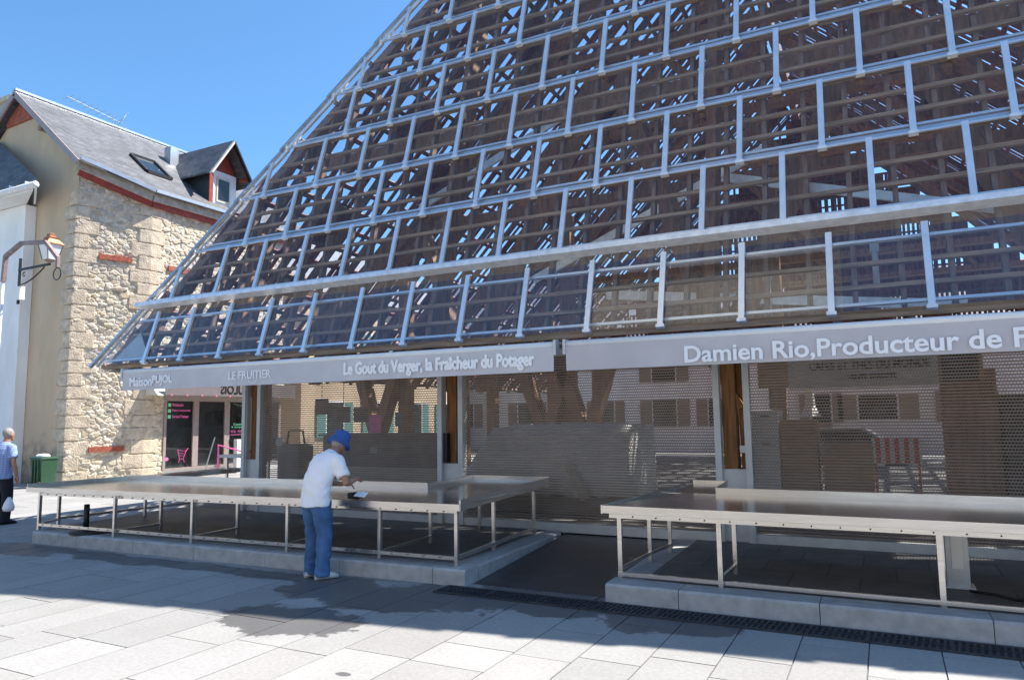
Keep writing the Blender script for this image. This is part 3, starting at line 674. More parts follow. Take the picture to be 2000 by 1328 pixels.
# ------------------------------------------------------------------ stalls inside the hall
def obj1(mb, name, mat, label, cat, group=None, origin=None, **k):
    o = mb.build(name, mat, None, origin=origin, **k); return tag(o, label, cat, group)
t = thing('covered_stall', (-4.5, 10.2, .15), 'market stall draped in grey plastic sheeting in the middle of the hall', 'stall')
mb = MB(); rings = []; rr = random.Random(4)
for i in range(25):
    x = -5.95+2.75*i/24; k = min(1, i/4.)
    j = lambda: rr.uniform(-.025, .025)
    h = .75+.66*k
    rings.append([(x, 9.75+j(), .42+j()), (x, 9.80+j(), .75+j()), (x, 9.9+j(), h-.1+j()), (x+j(), 10.0, h+j()), (x, 10.5, h+.02+j()), (x, 11.0, h+j()), (x, 11.1, .4)])
mb.loft(rings); mb.build('tarpaulin', 'tarp', t, True)
MB().box(-5.9, -3.25, 9.85, 11.0, .15, .7).build('counter', 'counter', t)
MB().bar((-4.12, 9.72, .88), (-3.85, 9.72, .38), .14, .02, (0, 1, 0)).build('folded_card', 'cream', t)
t = thing('stall_counter', (-8.1, 10.5, .15), 'dark slatted stall counter on a pale base behind the first shutter', 'counter')
MB().box(-9.3, -6.75, 10.4, 11.2, .72, 1.25).build('front_panel', 'counter', t, bevel=.01); MB().box(-10.2, -6.75, 10.38, 11.2, .15, .715).build('base', 'cream', t); MB().box(-9.35, -6.7, 10.32, 11.25, 1.253, 1.29).build('worktop', 'counter', t)
MB().box(-8.2, -8.05, 10.385, 10.40, .95, 1.05).build('sticker', 'cream', t)
t = thing('handcart', (-10.1, 10.3, .15), 'rounded wheeled shopping trolley left of the dark counter', 'trolley')
MB().box(-10.25, -9.7, 10.2, 10.6, .4, 1.1).build('bag', 'counter', t, bevel=.08); MB().lathe((-10.1, 10.15, 1.15), [(.09, 0), (.09, .05)], 14, (0, -1, 0)).build('wheel', 'cream', t)
MB().tube([(-10.2, 10.4, 1.1), (-10.15, 10.4, 1.35), (-9.8, 10.4, 1.35), (-9.75, 10.4, 1.1)], .02, 8).build('handle', 'black', t)
for i, (x0, x1, z0, z1, mt, lb) in enumerate(((-10.05, -9.72, 1.65, 1.97, 'darkslate', 'dark price slate hanging highest behind the first shutter'), (-9.5, -9.17, 1.5, 1.8, 'darkslate', 'dark price slate hanging between the two other slates'), (-9.08, -8.76, 1.5, 1.78, 'darkslate', 'dark price slate hanging beside the pink poster'), (-8.1, -7.92, 1.42, 1.66, 'teal', 'small teal card hanging behind the first shutter'))):
    t = thing('price_slate', (x0, 11, z0), lb, 'price sign', 'signs hung behind the first shutter')
    MB().box(x0, x1, 10.99, 11.01, z0, z1).build('board', mt, t); MB().bar(((x0+x1)/2, 11, z1), ((x0+x1)/2, 11, 2.5), .008, .008).build('cord', 'black', t)
obj1(MB().box(-9.5, -9.2, 12.0, 12.02, 1.15, 1.65), 'poster', 'pink', 'pink poster on a post behind the first shutter', 'poster')
t = thing('cabinet', (-1.42, 10, .15), 'tall white cabinet with two handles behind the third shutter', 'cabinet')
MB().box(-1.58, -1.25, 10, 10.5, .15, 1.6).build('body', 'white', t, bevel=.01)
for z in (1.15, 1.5): MB().box(-1.47, -1.36, 9.98, 10, z, z+.025).build('handle', 'black', t)
obj1(MB().box(-1.24, -.80, 10.05, 10.55, .15, 1.47), 'cupboard', 'crate', 'brown plywood cupboard beside the white cabinet', 'cupboard', bevel=.01)
obj1(MB().box(-.74, -.17, 10.05, 10.5, .15, 1.17), 'plywood_box', 'crate', 'low orange brown plywood box right of the cupboard', 'box', bevel=.01)
t = thing('barrier', (.1, 14, .15), 'red and white striped barrier standing beyond the plywood box', 'barrier')
MB().box(-.25, .50, 14, 14.04, .7, 1.1).build('striped_panel', 'stripes', t)
for x in (-.2, .45): MB().box(x-.02, x+.02, 14, 14.04, .15, .7).build('leg', 'redw', t)
t = thing('hanging_sign', (-.15, 10.5, 2.0), 'beige hanging sign reading CAFES ET THES DU MONDE behind the third shutter', 'sign')
MB().box(-1.55, 1.1, 10.5, 10.53, 1.9, 2.3).build('board', 'crate', t); MB().box(-1.15, .62, 10.49, 10.5, 1.88, 2.3).build('label_panel', 'cream', t)
put_text('lettering', 'CAFES ET THES DU MONDE', (-.88, 10.482, 2.12), RT, UP, 1.42, .11, 'black', t, .02); put_text('lettering', 'VENTE DIRECTE', (-.42, 10.482, 1.99), RT, UP, .58, .06, 'black', t, .02)
MB().box(.66, 1.05, 10.485, 10.5, 1.92, 2.26).build('photo_panel', 'darkslate', t)
obj1(MB().box(.67, 1.28, 11, 11.4, .15, 2.1), 'wooden_partition', 'beam', 'reddish brown wooden partition at the right end of the third bay', 'partition', bevel=.01)
obj1(MB().box(1.3, 2.0, 10.8, 11.5, .15, 1.75), 'refrigerator', 'darkslate', 'black refrigerator beside the brown partition', 'refrigerator', bevel=.02)
t = thing('folded_parasol', (-.95, 10.9, .15), 'closed white parasol standing behind the plywood cupboard', 'parasol')
MB().tube([(-.93, 10.9, .15), (-.93, 10.9, 2.1)], .02, 8).build('pole', 'white', t); MB().lathe((-.93, 10.9, 1.5), [(.15, 0), (.07, .15), (.03, .7)], 12).build('canopy', 'white', t)
for i, (x, y, z, lb) in enumerate(((.0, 9.5, 3.0, 'vertical white fluorescent tube hung inside the roof'), (-1.2, 9.3, 2.75, 'short white lamp tube hung low behind the bottom glass row'))):
    t = thing('tube_lamp', (x, y, z), lb, 'lamp', 'tube lamps hung in the hall')
    MB().tube([(x, y, z), (x, y, z+.45)], .035, 8).build('tube', 'white', t, True); MB().box(x-.05, x+.05, y-.03, y+.03, z+.45, z+.55).build('cap', 'guide', t)

# ------------------------------------------------------------------ street behind the hall
def far_house(x0, x1, y, h, mat, wins, lb, roofc='slateroof'):
    t = thing('house', ((x0+x1)/2, y, 0), lb, 'house')
    MB().box(x0, x1, y, y+7, 0, h).build('wall', mat, t)
    MB().prism([(x0-.2, y-.3, h), (x0-.2, y+3.5, h+3.4), (x0-.2, y+7.3, h)], (x1-x0+.4, 0, 0)).build('roof', 'slate', t)
    for (wx, wz, ww, wh) in wins:
        f_ = MB().box(wx-.06, wx+ww+.06, y-.04, y-.005, wz-.06, wz+wh+.06).build('window', 'white', t)
        MB().box(wx, wx+ww, y-.055, y-.042, wz, wz+wh).build('pane', 'glassdark', f_)
        for s_ in (-1, 1):
            sx = wx-.08-ww*.5 if s_ < 0 else wx+ww+.08
            MB().box(sx, sx+ww*.5, y-.07, y-.01, wz, wz+wh).build('shutter', 'shutterwood', f_)
    MB().box(x0+1.2, x0+2.1, y-.05, y-.003, 0.05, 2.1).build('door', 'shutterwood', t)
far_house(-24, -13.2, 31, 5.4, 'farwall', [(-15.6, 1.1, .9, 1.1), (-19, 1.1, .9, 1.1), (-15.6, 3.4, .9, 1.2), (-19, 3.4, .9, 1.2)], 'pale house with brown shutters across the street, seen behind the covered stall')
far_house(-13.0, -4.2, 31, 4.6, 'whitewall', [(-11.6, 1.0, .8, 1.2), (-9.0, 1.1, 1.0, 1.1), (-6.6, 1.1, .9, 1.1), (-9, 3., 1., 1.1)], 'white rendered house across the street, right of the pale one')
far_house(-4.0, 5.5, 31, 4.2, 'farwall', [(-.9, 1.3, 1.3, .9), (2.2, 1.2, .9, 1.1), (-2.6, 1.2, .7, 1.1)], 'low house with one wide window across the street at the right')
def car(x, y):
    t = thing('parked_car', (x, y, 0), 'silver parked car in the street behind the hall, glinting windscreen', 'car')
    L = 1.8; prof = [(-L, .25), (-L, .62), (-1.1, .72), (-.65, 1.12), (.75, 1.15), (1.35, .75), (L, .68), (L, .25)]
    MB().prism([(x+a, y, b) for a, b in prof], (0, 1.45, 0)).build('body', 'carpaint', t, bevel=.04)
    MB().prism([(x+a, y-.006, b) for a, b in ((-1.0, .74), (-.62, 1.07), (.7, 1.09), (1.2, .76))], (0, .004, 0)).build('side_window', 'glassdark', t)
    for wx in (-1.1, 1.1): 
        wh = MB().lathe((x+wx, y+.02, .28), [(.27, 0), (.27, .18)], 18, (0, -1, 0)).build('wheel', 'black', t); MB().lathe((x+wx, y-.165, .28), [(.16, 0), (.15, .02)], 14, (0, -1, 0)).build('rim', 'alu', wh)
    MB().box(x-L-.01, x-L+.02, y+.1, y+.35, .5, .6).build('headlight', 'white', t)
car(-1.3, 21.8)

# ------------------------------------------------------------------ old stone building on the left
A = Vector((-18.62, 11.29, 0)); BD = Vector((.342, .94, 0)); CN = Vector((.94, -.342, 0)); LB = 1.82; Bp = A+BD*LB
KR = .82; XR, ZR = -21.4, 10.91
zroof = lambda x: ZR-KR*abs(x-XR)
hs = thing('stone_house', (-19, 13, 0), 'old house with beige rendered gable, rough stone corner and slate roof with a dormer', 'house')
mb = MB(); mb.prism([(-25.2, 11.29, 0), (-18.62, 11.29, 0), (-18.62, 11.29, zroof(-18.62)-.2), (XR, 11.29, ZR-.2), (-25.2, 11.29, zroof(-25.2)-.2)], (0, .3, 0)); mb.build('gable_wall', 'render', hs)
def rubble(o, d, n, L, ztop, seed, res=.028, name='stone_wall', amp=.05):
    rs = np.random.RandomState(seed); H = max(ztop(0), ztop(L)); nx = int(L/res)+1; nz_ = int(H/res)+1
    ax = np.linspace(0, L, nx); tz = np.linspace(0, 1, nz_)
    top = np.array([ztop(x) for x in ax]); XX = np.repeat(ax[None], nz_, 0); ZZ = tz[:, None]*top[None]
    cw, ch = .205, .11; gx, gz = int(L/cw)+4, int(H/ch)+4
    sites = np.array([((i-1.5+.5*(j % 2)+rs.uniform(-.36, .36))*cw, (j-1.5+rs.uniform(-.34, .34))*ch) for j in range(gz) for i in range(gx)])
    keep = rs.rand(len(sites)) > .16; sites = sites[keep]
    P = np.stack([XX.ravel(), ZZ.ravel()], 1); F1 = np.full(len(P), 9.); F2 = np.full(len(P), 9.); I = np.zeros(len(P), int)
    for k, (sx, sz) in enumerate(sites):
        dd = np.sqrt(((P[:, 0]-sx)/1.55)**2+(P[:, 1]-sz)**2)*1.25
        m1 = dd < F1; F2 = np.where(m1, F1, np.minimum(F2, dd)); F1 = np.where(m1, dd, F1); I = np.where(m1, k, I)
    edge = np.clip((F2-F1)/.05, 0, 1); e = np.clip(edge*1.35, 0, 1)**.75
    hk = rs.uniform(.35, 1., len(sites)); tilt = rs.uniform(-.35, .35, (len(sites), 2))
    dep = e*(hk[I]+((P[:, 0]-sites[I, 0])*tilt[I, 0]+(P[:, 1]-sites[I, 1])*tilt[I, 1])*5)*amp+rs.uniform(-.004, .004, len(P))
    base = np.array([(.60, .51, .39), (.63, .54, .42), (.54, .46, .36), (.66, .58, .47), (.55, .45, .32), (.50, .44, .38)])
    cc = base[rs.randint(0, 6, len(sites))]*rs.uniform(.8, 1.12, (len(sites), 1))
    col = cc[I]*(edge[:, None])+np.array([.66, .60, .49])*(1-edge[:, None])
    o, d, n = np.array(o), np.array(d), np.array(n)
    V = o[None]+P[:, :1]*d[None]+P[:, 1:]*np.array([0, 0, 1.])[None]+dep[:, None]*n[None]
    mb = MB(); fs = [(j*nx+i, j*nx+i+1, (j+1)*nx+i+1, (j+1)*nx+i) for j in range(nz_-1) for i in range(nx-1)]
    mb.add(V, fs); ob = mb.build(name, 'rubble', hs); a = ob.data.attributes.new('stone', 'FLOAT_COLOR', 'POINT'); a.data.foreach_set('color', np.c_[col, np.ones(len(col))].ravel()); return ob
ztA = zroof(A.x)-.55; ztB = zroof(Bp.x)-.48
rubble(tuple(A), tuple(BD), tuple(CN), LB, lambda x: ztA+(ztB-ztA)*x/LB, 11)
rubble((-18.0, 13.0, 0), (0, 1, 0), (1, 0, 0), .62, lambda x: ztB, 12)
rubble((-18.0, 13.62, 2.72), (0, 1, 0), (1, 0, 0), 4.4, lambda x: ztB-2.72, 13)
MB().prism([A+Vector((0, .02, 0)), Bp+Vector((-.05, 0, 0)), Vector((-18.05, 13.55, 0)), Vector((-18.4, 18, 0)), Vector((-24, 18, 0)), Vector((-24, 11.7, 0)), Vector((-18.8, 11.7, 0))], (0, 0, ztB-.1)).build('core_wall', 'cornice', hs)
rq = random.Random(8)
z = 0.; i = 0
while z < ztB-.25:
    h = rq.choice((.33, .38, .42)); g_ = .012
    w1, w2 = (.52, .27) if i % 2 == 0 else (.30, .46); pr = .05
    q1 = A+CN*pr+Vector((0, -pr, 0)); 
    poly = [A+Vector((-w2, -pr, z+g_)), Vector((A.x+.02, A.y-pr, z+g_)), A+BD*w1+CN*pr+Vector((0, 0, z+g_)), A+BD*w1-CN*.1+Vector((0, 0, z+g_)), A+Vector((-w2, .1, z+g_))]
    MB().prism(poly, (0, 0, h-2*g_)).build('quoin', 'quoin', hs, bevel=.028)
    w1, w2 = (.50, .30) if i % 2 else (.30, .42)
    poly = [Bp-BD*w1+CN*pr+Vector((0, 0, z+g_)), Bp+Vector((pr, -.01, z+g_)), Bp+Vector((pr, w2, z+g_)), Bp+Vector((-.1, w2, z+g_)), Bp-BD*w1-CN*.1+Vector((0, 0, z+g_))]
    MB().prism(poly, (0, 0, h-2*g_)).build('quoin', 'quoin', hs, bevel=.028)
    z += h; i += 1
for a, b, z0 in ((.55, 1.35, 5.90), (.52, 1.36, .80)):
    MB().prism([A+BD*a+CN*.075+Vector((0, 0, z0)), A+BD*b+CN*.075+Vector((0, 0, z0)), A+BD*b+Vector((0, 0, z0)), A+BD*a+Vector((0, 0, z0))], (0, 0, .14)).build('brick_lintel', 'brick', hs)
MB().box(-18, -17.92, 13.55, 14.9, 5.85, 5.99).build('brick_lintel', 'brick', hs)
# cornice, red fascia and gutter follow the chamfer, then the long eaves
E0 = Vector((A.x+.30, A.y-.25, 0)); E1 = Vector((-17.75, 12.98, 0)); E2 = Vector((-17.75, 19, 0))
def run(name, mat, off, dz, wdt, hgt):
    pts = [(A+Vector((.02, -.05, 0)))+CN*off, Bp+CN*off*.6+Vector((off*.5, -.05, 0)), Vector((-18+off, 19, 0))]
    zz = [zroof(A.x)+dz, zroof(-18.)+dz, zroof(-18.)+dz]
    mb = MB()
    for a in range(2): mb.bar(pts[a]+Vector((0, 0, zz[a])), pts[a+1]+Vector((0, 0, zz[a+1])), wdt, hgt)
    return mb.build(name, mat, hs)
run('red_fascia', 'red', .07, -.50, .10, .15); run('cornice', 'cornice', .10, -.30, .16, .26); run('gutter', 'zinc', .26, -.16, .11, .09)
def roof_poly(name, pts, mat, parent, thick=.06, eaves=None, d=(0, 0, 1)):
    mb = MB(); mb.prism(pts, Vector(d)*thick); ob = mb.build(name, mat, parent); me = ob.data
    uv = me.uv_layers.new(name='UVMap'); u = Vector(eaves).normalized(); nrm = (Vector(pts[1])-Vector(pts[0])).cross(Vector(pts[2])-Vector(pts[0])).normalized(); vv = nrm.cross(u)
    for l in me.loops:
        p = me.vertices[l.vertex_index].co; uv.data[l.index].uv = (p.dot(u), p.dot(vv))
    return ob
ZP = lambda x, y: Vector((x, y, zroof(x)))
main = roof_poly('roof', [ZP(-18.3, 11.04), ZP(-17.74, 12.95), ZP(-17.74, 19.2), ZP(XR, 19.2), ZP(XR, 11.04)], 'slateroof', hs, .06, (0, 1, 0))
roof_poly('roof', [ZP(XR, 11.04), ZP(XR, 19.2), ZP(-25.6, 19.2), ZP(-25.6, 11.04)], 'slateroof', hs, .06, (0, 1, 0))
MB().bar((XR, 11.01, ZR+.07), (XR, 19.2, ZR+.07), .14, .07).build('ridge_cap', 'zinc', hs)
for sx, xe in ((1, -18.28), (-1, -25.6)):
    MB().bar((XR, 11.03, ZR-.05), (xe, 11.03, zroof(xe)-.05), .05, .16).build('verge_board', 'mulch', hs)
MB().prism([(XR-.72, 11.24, ZR-.85), (XR-.75, 11.24, ZR-.72), (XR, 11.24, ZR-.14), (XR+.95, 11.24, ZR-.95), (XR+.5, 11.24, ZR-.80)], (0, .05, 0)).build('brick_gable_tip', 'brick', hs)
for x in (-20.05, -22.9): MB().bar((x, 11.3, zroof(x)-.22), (x, 11.0, zroof(x)-.22), .12, .14).build('purlin_end', 'batten', hs)
# skylight
sk = [Vector((x, y, zroof(x)+.10)) for x, y in ((-19.55, 13.35), (-18.75, 13.35), (-18.75, 14.15), (-19.55, 14.15))]
mb = MB()
for a in range(4): mb.bar(sk[a], sk[(a+1) % 4], .09, .10)
f_ = mb.build('skylight', 'black', hs); MB().prism(sk, (0, 0, .01)).build('pane', 'glassdark', f_)
# dormer
dz0 = zroof(-18.15); YD0, YD1 = 15.05, 16.05; ZDE = 9.35; YM = (YD0+YD1)/2; ZDA = 10.28
fr = MB().box(-18.35, -18.15, YD0, YD1, dz0-.1, ZDE).build('dormer', 'white', hs)
MB().prism([(-18.34, YD0, ZDE), (-18.34, YD1, ZDE), (-18.34, YM, ZDA-.12)], (.16, 0, 0)).build('dormer_gable', 'red', fr)
MB().prism([(-18.2, YD0-.03, dz0-.15), (-18.2, YD0-.03, ZDE), (-20.0, YD0-.03, ZDE), (-20.0, YD0-.03, zroof(-20.)-.1)], (0, .05, 0)).build('dormer_cheek', 'darkslate', fr)
MB().prism([(-18.2, YD1, dz0-.15), (-18.2, YD1, ZDE), (-20.0, YD1, ZDE), (-20.0, YD1, zroof(-20.)-.1)], (0, .05, 0)).build('dormer_cheek', 'darkslate', fr)
MB().box(-18.17, -18.12, YD0-.04, YD0+.1, dz0-.1, ZDE).build('corner_board', 'red', fr)
MB().box(-18.145, -18.12, YD0+.24, YD1-.24, dz0+.12, ZDE-.18).build('dormer_window', 'cream', fr); MB().box(-18.118, -18.105, YD0+.30, YD1-.30, dz0+.2, ZDE-.26).build('pane', 'glassdark', fr)
for s_, y0 in ((-1, YD0), (1, YD1)):
    ye = y0+s_*.32; ze = ZDE-.30
    pts = [(-17.75, ye, ze), (-17.75, YM, ZDA), (-21.2, YM, ZDA), (-20.0, ye, ze)]
    roof_poly('dormer_roof', pts, 'slateroof', fr, .06, (1, 0, 0))
    MB().bar((-17.73, ye, ze+.0), (-17.73, YM, ZDA+.0), .05, .13, (1, 0, 0)).build('barge_board', 'cream' if s_ < 0 else 'black', fr)
    MB().bar((-18.1, y0+s_*.12, ZDE-.1), (-17.8, y0+s_*.12, ZDE-.1), .08, .1).build('bracket', 'red', fr)
MB().box(-20.2, -19.9, 14.95, 15.25, zroof(-20.)-.1, zroof(-20.)+.6).build('vent_stack', 'zinc', hs)
ch = MB().box(-25.3, -24.0, 12.3, 13.2, 7., 11.75).build('chimney', 'cornice', hs); MB().box(-25.4, -23.9, 12.2, 13.3, 11.75, 11.9).build('chimney_cap', 'quoin', ch)
for x in (-24.9, -24.4): MB().lathe((x, 12.75, 11.9), [(.14, 0), (.11, .3)], 10).build('chimney_pot', 'brick', ch)
an = thing('tv_antenna', (-21.75, 14.2, ZR), 'thin metal television antenna on the ridge of the stone house', 'antenna')
ab = MB(); ab.tube([(-21.75, 14.2, ZR), (-21.75, 14.2, ZR+.62)], .015, 6); ab.build('mast', 'zinc', an)
ab = MB(); ab.bar((-21.75, 12.7, ZR+.62), (-21.75, 14.5, ZR+.42), .02, .02)
for k in range(9): y = 12.75+k*.2; zz = ZR+.62-(y-12.7)*.11; ab.bar((-22.05, y, zz), (-21.45, y, zz), .012, .012)
ab.bar((-22.1, 14.45, ZR+.2), (-21.4, 14.45, ZR+.7), .012, .012).bar((-22.1, 14.45, ZR+.7), (-21.4, 14.45, ZR+.2), .012, .012)
ab.build('array', 'zinc', an)
ch_ = thing('cream_house', (-22, 25, 0), 'cream rendered house with grey shutters beyond the stone house, seen through the first shutter', 'house')
MB().box(-26, -18.3, 19.3, 30.5, 0, 6.2).build('wall', 'render', ch_); MB().prism([(-26.3, 19.25, 6.2), (-22.1, 19.25, 9.4), (-18., 19.25, 6.2)], (0, 11.4, 0)).build('roof', 'slate', ch_)
for y in (20.6, 23.2, 25.8, 28.4):
    for z in (.9, 3.6):
        f_ = MB().box(-18.295, -18.25, y-.06, y+.96, z-.06, z+1.36).build('window', 'white', ch_); MB().box(-18.248, -18.235, y, y+.9, z, z+1.3).build('pane', 'glassdark', f_)
        for yy in (y-.55, y+.97): MB().box(-18.295, -18.24, yy, yy+.48, z, z+1.3).build('shutter', 'teal', f_)
# shop front in the long wall
sh = thing('shop_front', (-17.95, 15.3, 0), 'takeaway shop front with bronze frames and pink window lettering in the stone house', 'shop')
XS = -17.98
MB().box(XS-.3, XS+.0, 13.62, 18.2, 0, .26).build('sill', 'white', sh)
mb = MB()
for y0, y1 in ((13.60, 13.68), (14.56, 14.75), (15.69, 15.88), (16.82, 17.0), (17.9, 18.0)): mb.box(XS-.06, XS+.04, y0, y1, .262, 2.14)
mb.box(XS-.062, XS+.042, 13.60, 18.0, 2.142, 2.30); mb.box(XS-.058, XS+.038, 13.60, 18.0, .2, .262); mb.build('frame', 'mulch', sh)
for y0, y1 in ((13.69, 14.55), (14.76, 15.68), (15.89, 16.81), (17.01, 17.89)): MB().box(XS-.01, XS+.0, y0, y1, .264, 2.14).build('window_pane', 'shopglass', sh)
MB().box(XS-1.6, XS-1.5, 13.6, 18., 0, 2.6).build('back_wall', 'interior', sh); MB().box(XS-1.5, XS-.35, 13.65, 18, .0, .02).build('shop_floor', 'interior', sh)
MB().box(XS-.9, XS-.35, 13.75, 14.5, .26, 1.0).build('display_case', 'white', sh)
MB().box(XS-.9, XS-.30, 13.72, 14.52, 1.28, 1.32).build('display_shelf', 'guide', sh)
dd = MB(); r4 = random.Random(2)
for k in range(34): x, y, q = XS-.35-r4.random()*.4, 13.78+r4.random()*.7, .03+r4.random()*.035; dd.ell((x, y, 1.02+q), (q, q*1.3, q), 6)
dd.build('displayed_food', 'cream', sh)['kind'] = 'stuff'
vb_ = MB().hexa([(XS+.02, 13.0, 2.30), (XS+.55, 13.0, 2.27), (XS+.55, 18.1, 2.27), (XS+.02, 18.1, 2.30), (XS+.02, 13.0, 2.75), (XS+.05, 13.0, 2.75), (XS+.05, 18.1, 2.75), (XS+.02, 18.1, 2.75)]).build('shop_awning', 'cream', sh)
MB().box(XS+.555, XS+.57, 13.2, 18.1, 2.29, 2.70).build('awning_flap', 'flap', sh)
put_text('lettering', 'BAULOIS', (XS+.575, 15.05, 2.36), (0, 1, 0), UP, 1.25, .26, 'black', sh, .02, mirror=True)
dt = MB()
for k in range(9): dt.lathe((XS+.572, 13.4+k*.5, 2.29), [(.025, 0), (.025, .006)], 8, (1, 0, 0))
dt.build('flap_dots', 'pink', sh)
for k, tx in enumerate(('Rôtisserie', 'Plats à emporter', 'Service Traiteur')):
    z0 = 1.98-k*.165
    MB().box(XS+.004, XS+.008, 13.73, 13.83, z0, z0+.10).build('green_square', 'green', sh)
    put_text('lettering', tx, (XS+.005, 13.87, z0+.015), (0, 1, 0), UP, (.36, .62, .55)[k], .085, 'pink', sh, .03)
cart = MB(); Y0 = 14.08
for p, q in (((0, .38), (.28, .33)), ((.28, .33), (.20, .12)), ((.20, .12), (.08, .12)), ((.08, .12), (0, .38)), ((.28, .33), (.36, .42)), ((.2, .12), (.24, .02)), ((.08, .12), (.04, .02)), ((.02, .30), (.26, .26)), ((.05, .22), (.23, .2))):
    cart.bar((XS+.006, Y0+p[0], .38+p[1]), (XS+.006, Y0+q[0], .38+q[1]), .006, .035, (1, 0, 0))
cart.build('cart_emblem', 'pink', sh)
MB().lathe((XS+.004, 13.75, .52), [(.05, 0), (.05, .005)], 12, (1, 0, 0)).build('pink_dot', 'pink', sh)
put_text('lettering', 'Commandes', (XS+.005, 16.05, 1.42), (0, 1, 0), UP, .6, .07, 'green', sh, .03); put_text('lettering', 'à emporter', (XS+.005, 15.98, 1.33), (0, 1, 0), UP, .7, .07, 'green', sh, .03)
put_text('lettering', '02 40 60', (XS+.005, 15.95, 1.20), (0, 1, 0), UP, .72, .08, 'pink', sh, .03); MB().box(XS+.003, XS+.006, 15.96, 16.6, 1.12, 1.15).build('pink_line', 'pink', sh)
MB().tube([(XS+.10, 15.95, 1.0), (XS+.10, 15.95, 1.12)], .02, 6).build('door_handle', 'black', sh)
hr = MB().tube([(-17.5, 15.1, 0), (-17.5, 15.1, .86), (-16.75, 15.35, .66), (-16.75, 15.35, 0)], .032, 8)
obj1(hr, 'handrail', 'pink', 'pink tubular handrail in front of the shop door', 'handrail', origin=(-17.2, 15.2, 0), smooth=True)
obj1(MB().bar((-17.4, 14.55, .1), (-17.25, 14.75, 1.1), .03, .03), 'leaning_rod', 'zinc', 'thin pale rod leaning against the shop window', 'rod', origin=(-17.3, 14.6, 0))
obj1(MB().box(-17.6, -17.45, 15.75, 15.95, 0, 1.0), 'menu_stand', 'white', 'narrow white menu stand beside the pink handrail', 'menu stand', origin=(-17.5, 15.8, 0), bevel=.01)

# ------------------------------------------------------------------ white house at the left edge
wh = thing('white_house', (-21, 10.4, 0), 'bright white house with slate roof and white gutter cut by the left edge', 'house')
MB().box(-32, -20.46, 11.0, 11.28, 0, 7.49).build('wall', 'whitewall', wh)
roof_poly('roof', [(-32, 10.4, 7.72), (-18.92, 10.4, 7.72), (-22.35, 11.2, 9.62), (-32, 11.2, 9.62)], 'slateroof', wh, .06, (1, 0, 0))
MB().prism([(-18.92, 10.42, 7.72), (-22.3, 11.2, 9.6), (-20.7, 11.24, 7.9)], (0, 0, -.05)).build('roof', 'slate', wh)
MB().tube([(-32, 10.37, 7.62), (-18.9, 10.37, 7.62)], .085, 10).build('gutter', 'white', wh, True)
MB().bar((-18.95, 10.4, 7.58), (-20.42, 11.2, 7.60), .05, .12).build('eaves_return', 'white', wh)
MB().prism([(-32, 10.42, 7.50), (-19.1, 10.42, 7.50), (-20.42, 10.998, 7.50), (-32, 10.998, 7.50)], (0, 0, .08)).build('eaves_soffit', 'white', wh)
for x in (-19.2, -19.9, -20.6): MB().box(x-.02, x+.02, 10.27, 10.38, 7.52, 7.72).build('gutter_clip', 'galv', wh)
lp = thing('wall_lantern', (-19.3, 10.3, 5.4), 'milky glass street lantern with copper cap on a black scrolled wall bracket', 'lantern')
MB().bar((-19.25, 10.28, 5.42), (-17.9, 10.25, 5.42), .05, .05).bar((-19.25, 10.3, 4.55), (-19.25, 10.3, 5.72), .05, .05).build('bracket', 'black', lp)
sc_ = MB(); sc_.tube([(-19.2+1.05*i/10, 10.27, 5.02+.36*(i/10)**1.8) for i in range(11)], .018, 6)
sc_.tube([(-19.0+.08*math.cos(a*.6)*(1-a/14), 10.27, 5.27+.08*math.sin(a*.6)*(1-a/14)) for a in range(12)], .013, 6); sc_.build('scroll', 'black', lp)
def sqr(z, r): return [(-17.9+sx*r, 10.25+sy*r, z) for sx, sy in ((-1, -1), (1, -1), (1, 1), (-1, 1))]
MB().loft([sqr(5.46, .03), sqr(5.52, .11)]).build('lantern_base', 'rust', lp)
MB().loft([sqr(5.522, .115), sqr(5.88, .185)]).build('lantern_glass', 'lampglass', lp)
fb = MB()
for sx, sy in ((-1, -1), (1, -1), (1, 1), (-1, 1)): fb.bar((-17.9+sx*.12, 10.25+sy*.12, 5.52), (-17.9+sx*.19, 10.25+sy*.19, 5.88), .02, .02)
fb.build('lantern_frame', 'rust', lp)
MB().loft([sqr(5.882, .21), sqr(5.91, .21), sqr(6.03, .11), sqr(6.07, .12), sqr(6.10, .07), sqr(6.16, .07), sqr(6.19, .02)]).build('copper_cap', 'copper', lp)
MB().box(-19.24, -19.05, 10.22, 10.34, 4.65, 4.98).build('junction_box', 'white', lp)
pp = thing('bent_pole', (-18.9, 10.0, 0), 'slim white pole with a bent brown arm and hanging ring beside the lantern', 'pole')
MB().tube([(-18.92, 9.7, 0), (-18.8, 9.7, 5.0)], .03, 8).build('pole', 'white', pp, True)
MB().bar((-18.8, 9.7, 4.98), (-18.76, 9.7, 5.62), .09, .09).bar((-18.77, 9.7, 5.6), (-18.1, 9.7, 5.86), .085, .085).bar((-18.12, 9.7, 5.85), (-17.13, 9.7, 5.75), .085, .085).bar((-17.15, 9.7, 5.76), (-16.64, 9.7, 5.32), .08, .08).bar((-16.64, 9.7, 5.34), (-16.63, 9.7, 5.10), .07, .07).build('arm', 'rust', pp)
MB().tube([(-16.64+.14*math.cos(a*math.pi/10), 9.7, 4.95+.14*math.sin(a*math.pi/10)) for a in range(21)], .012, 6).build('ring', 'black', pp)
bn = thing('wheelie_bin', (-18.3, 10.6, 0), 'dark green rubbish bin with white bags under its lid against the beige gable', 'bin')
bx, by = -18.55, 10.75
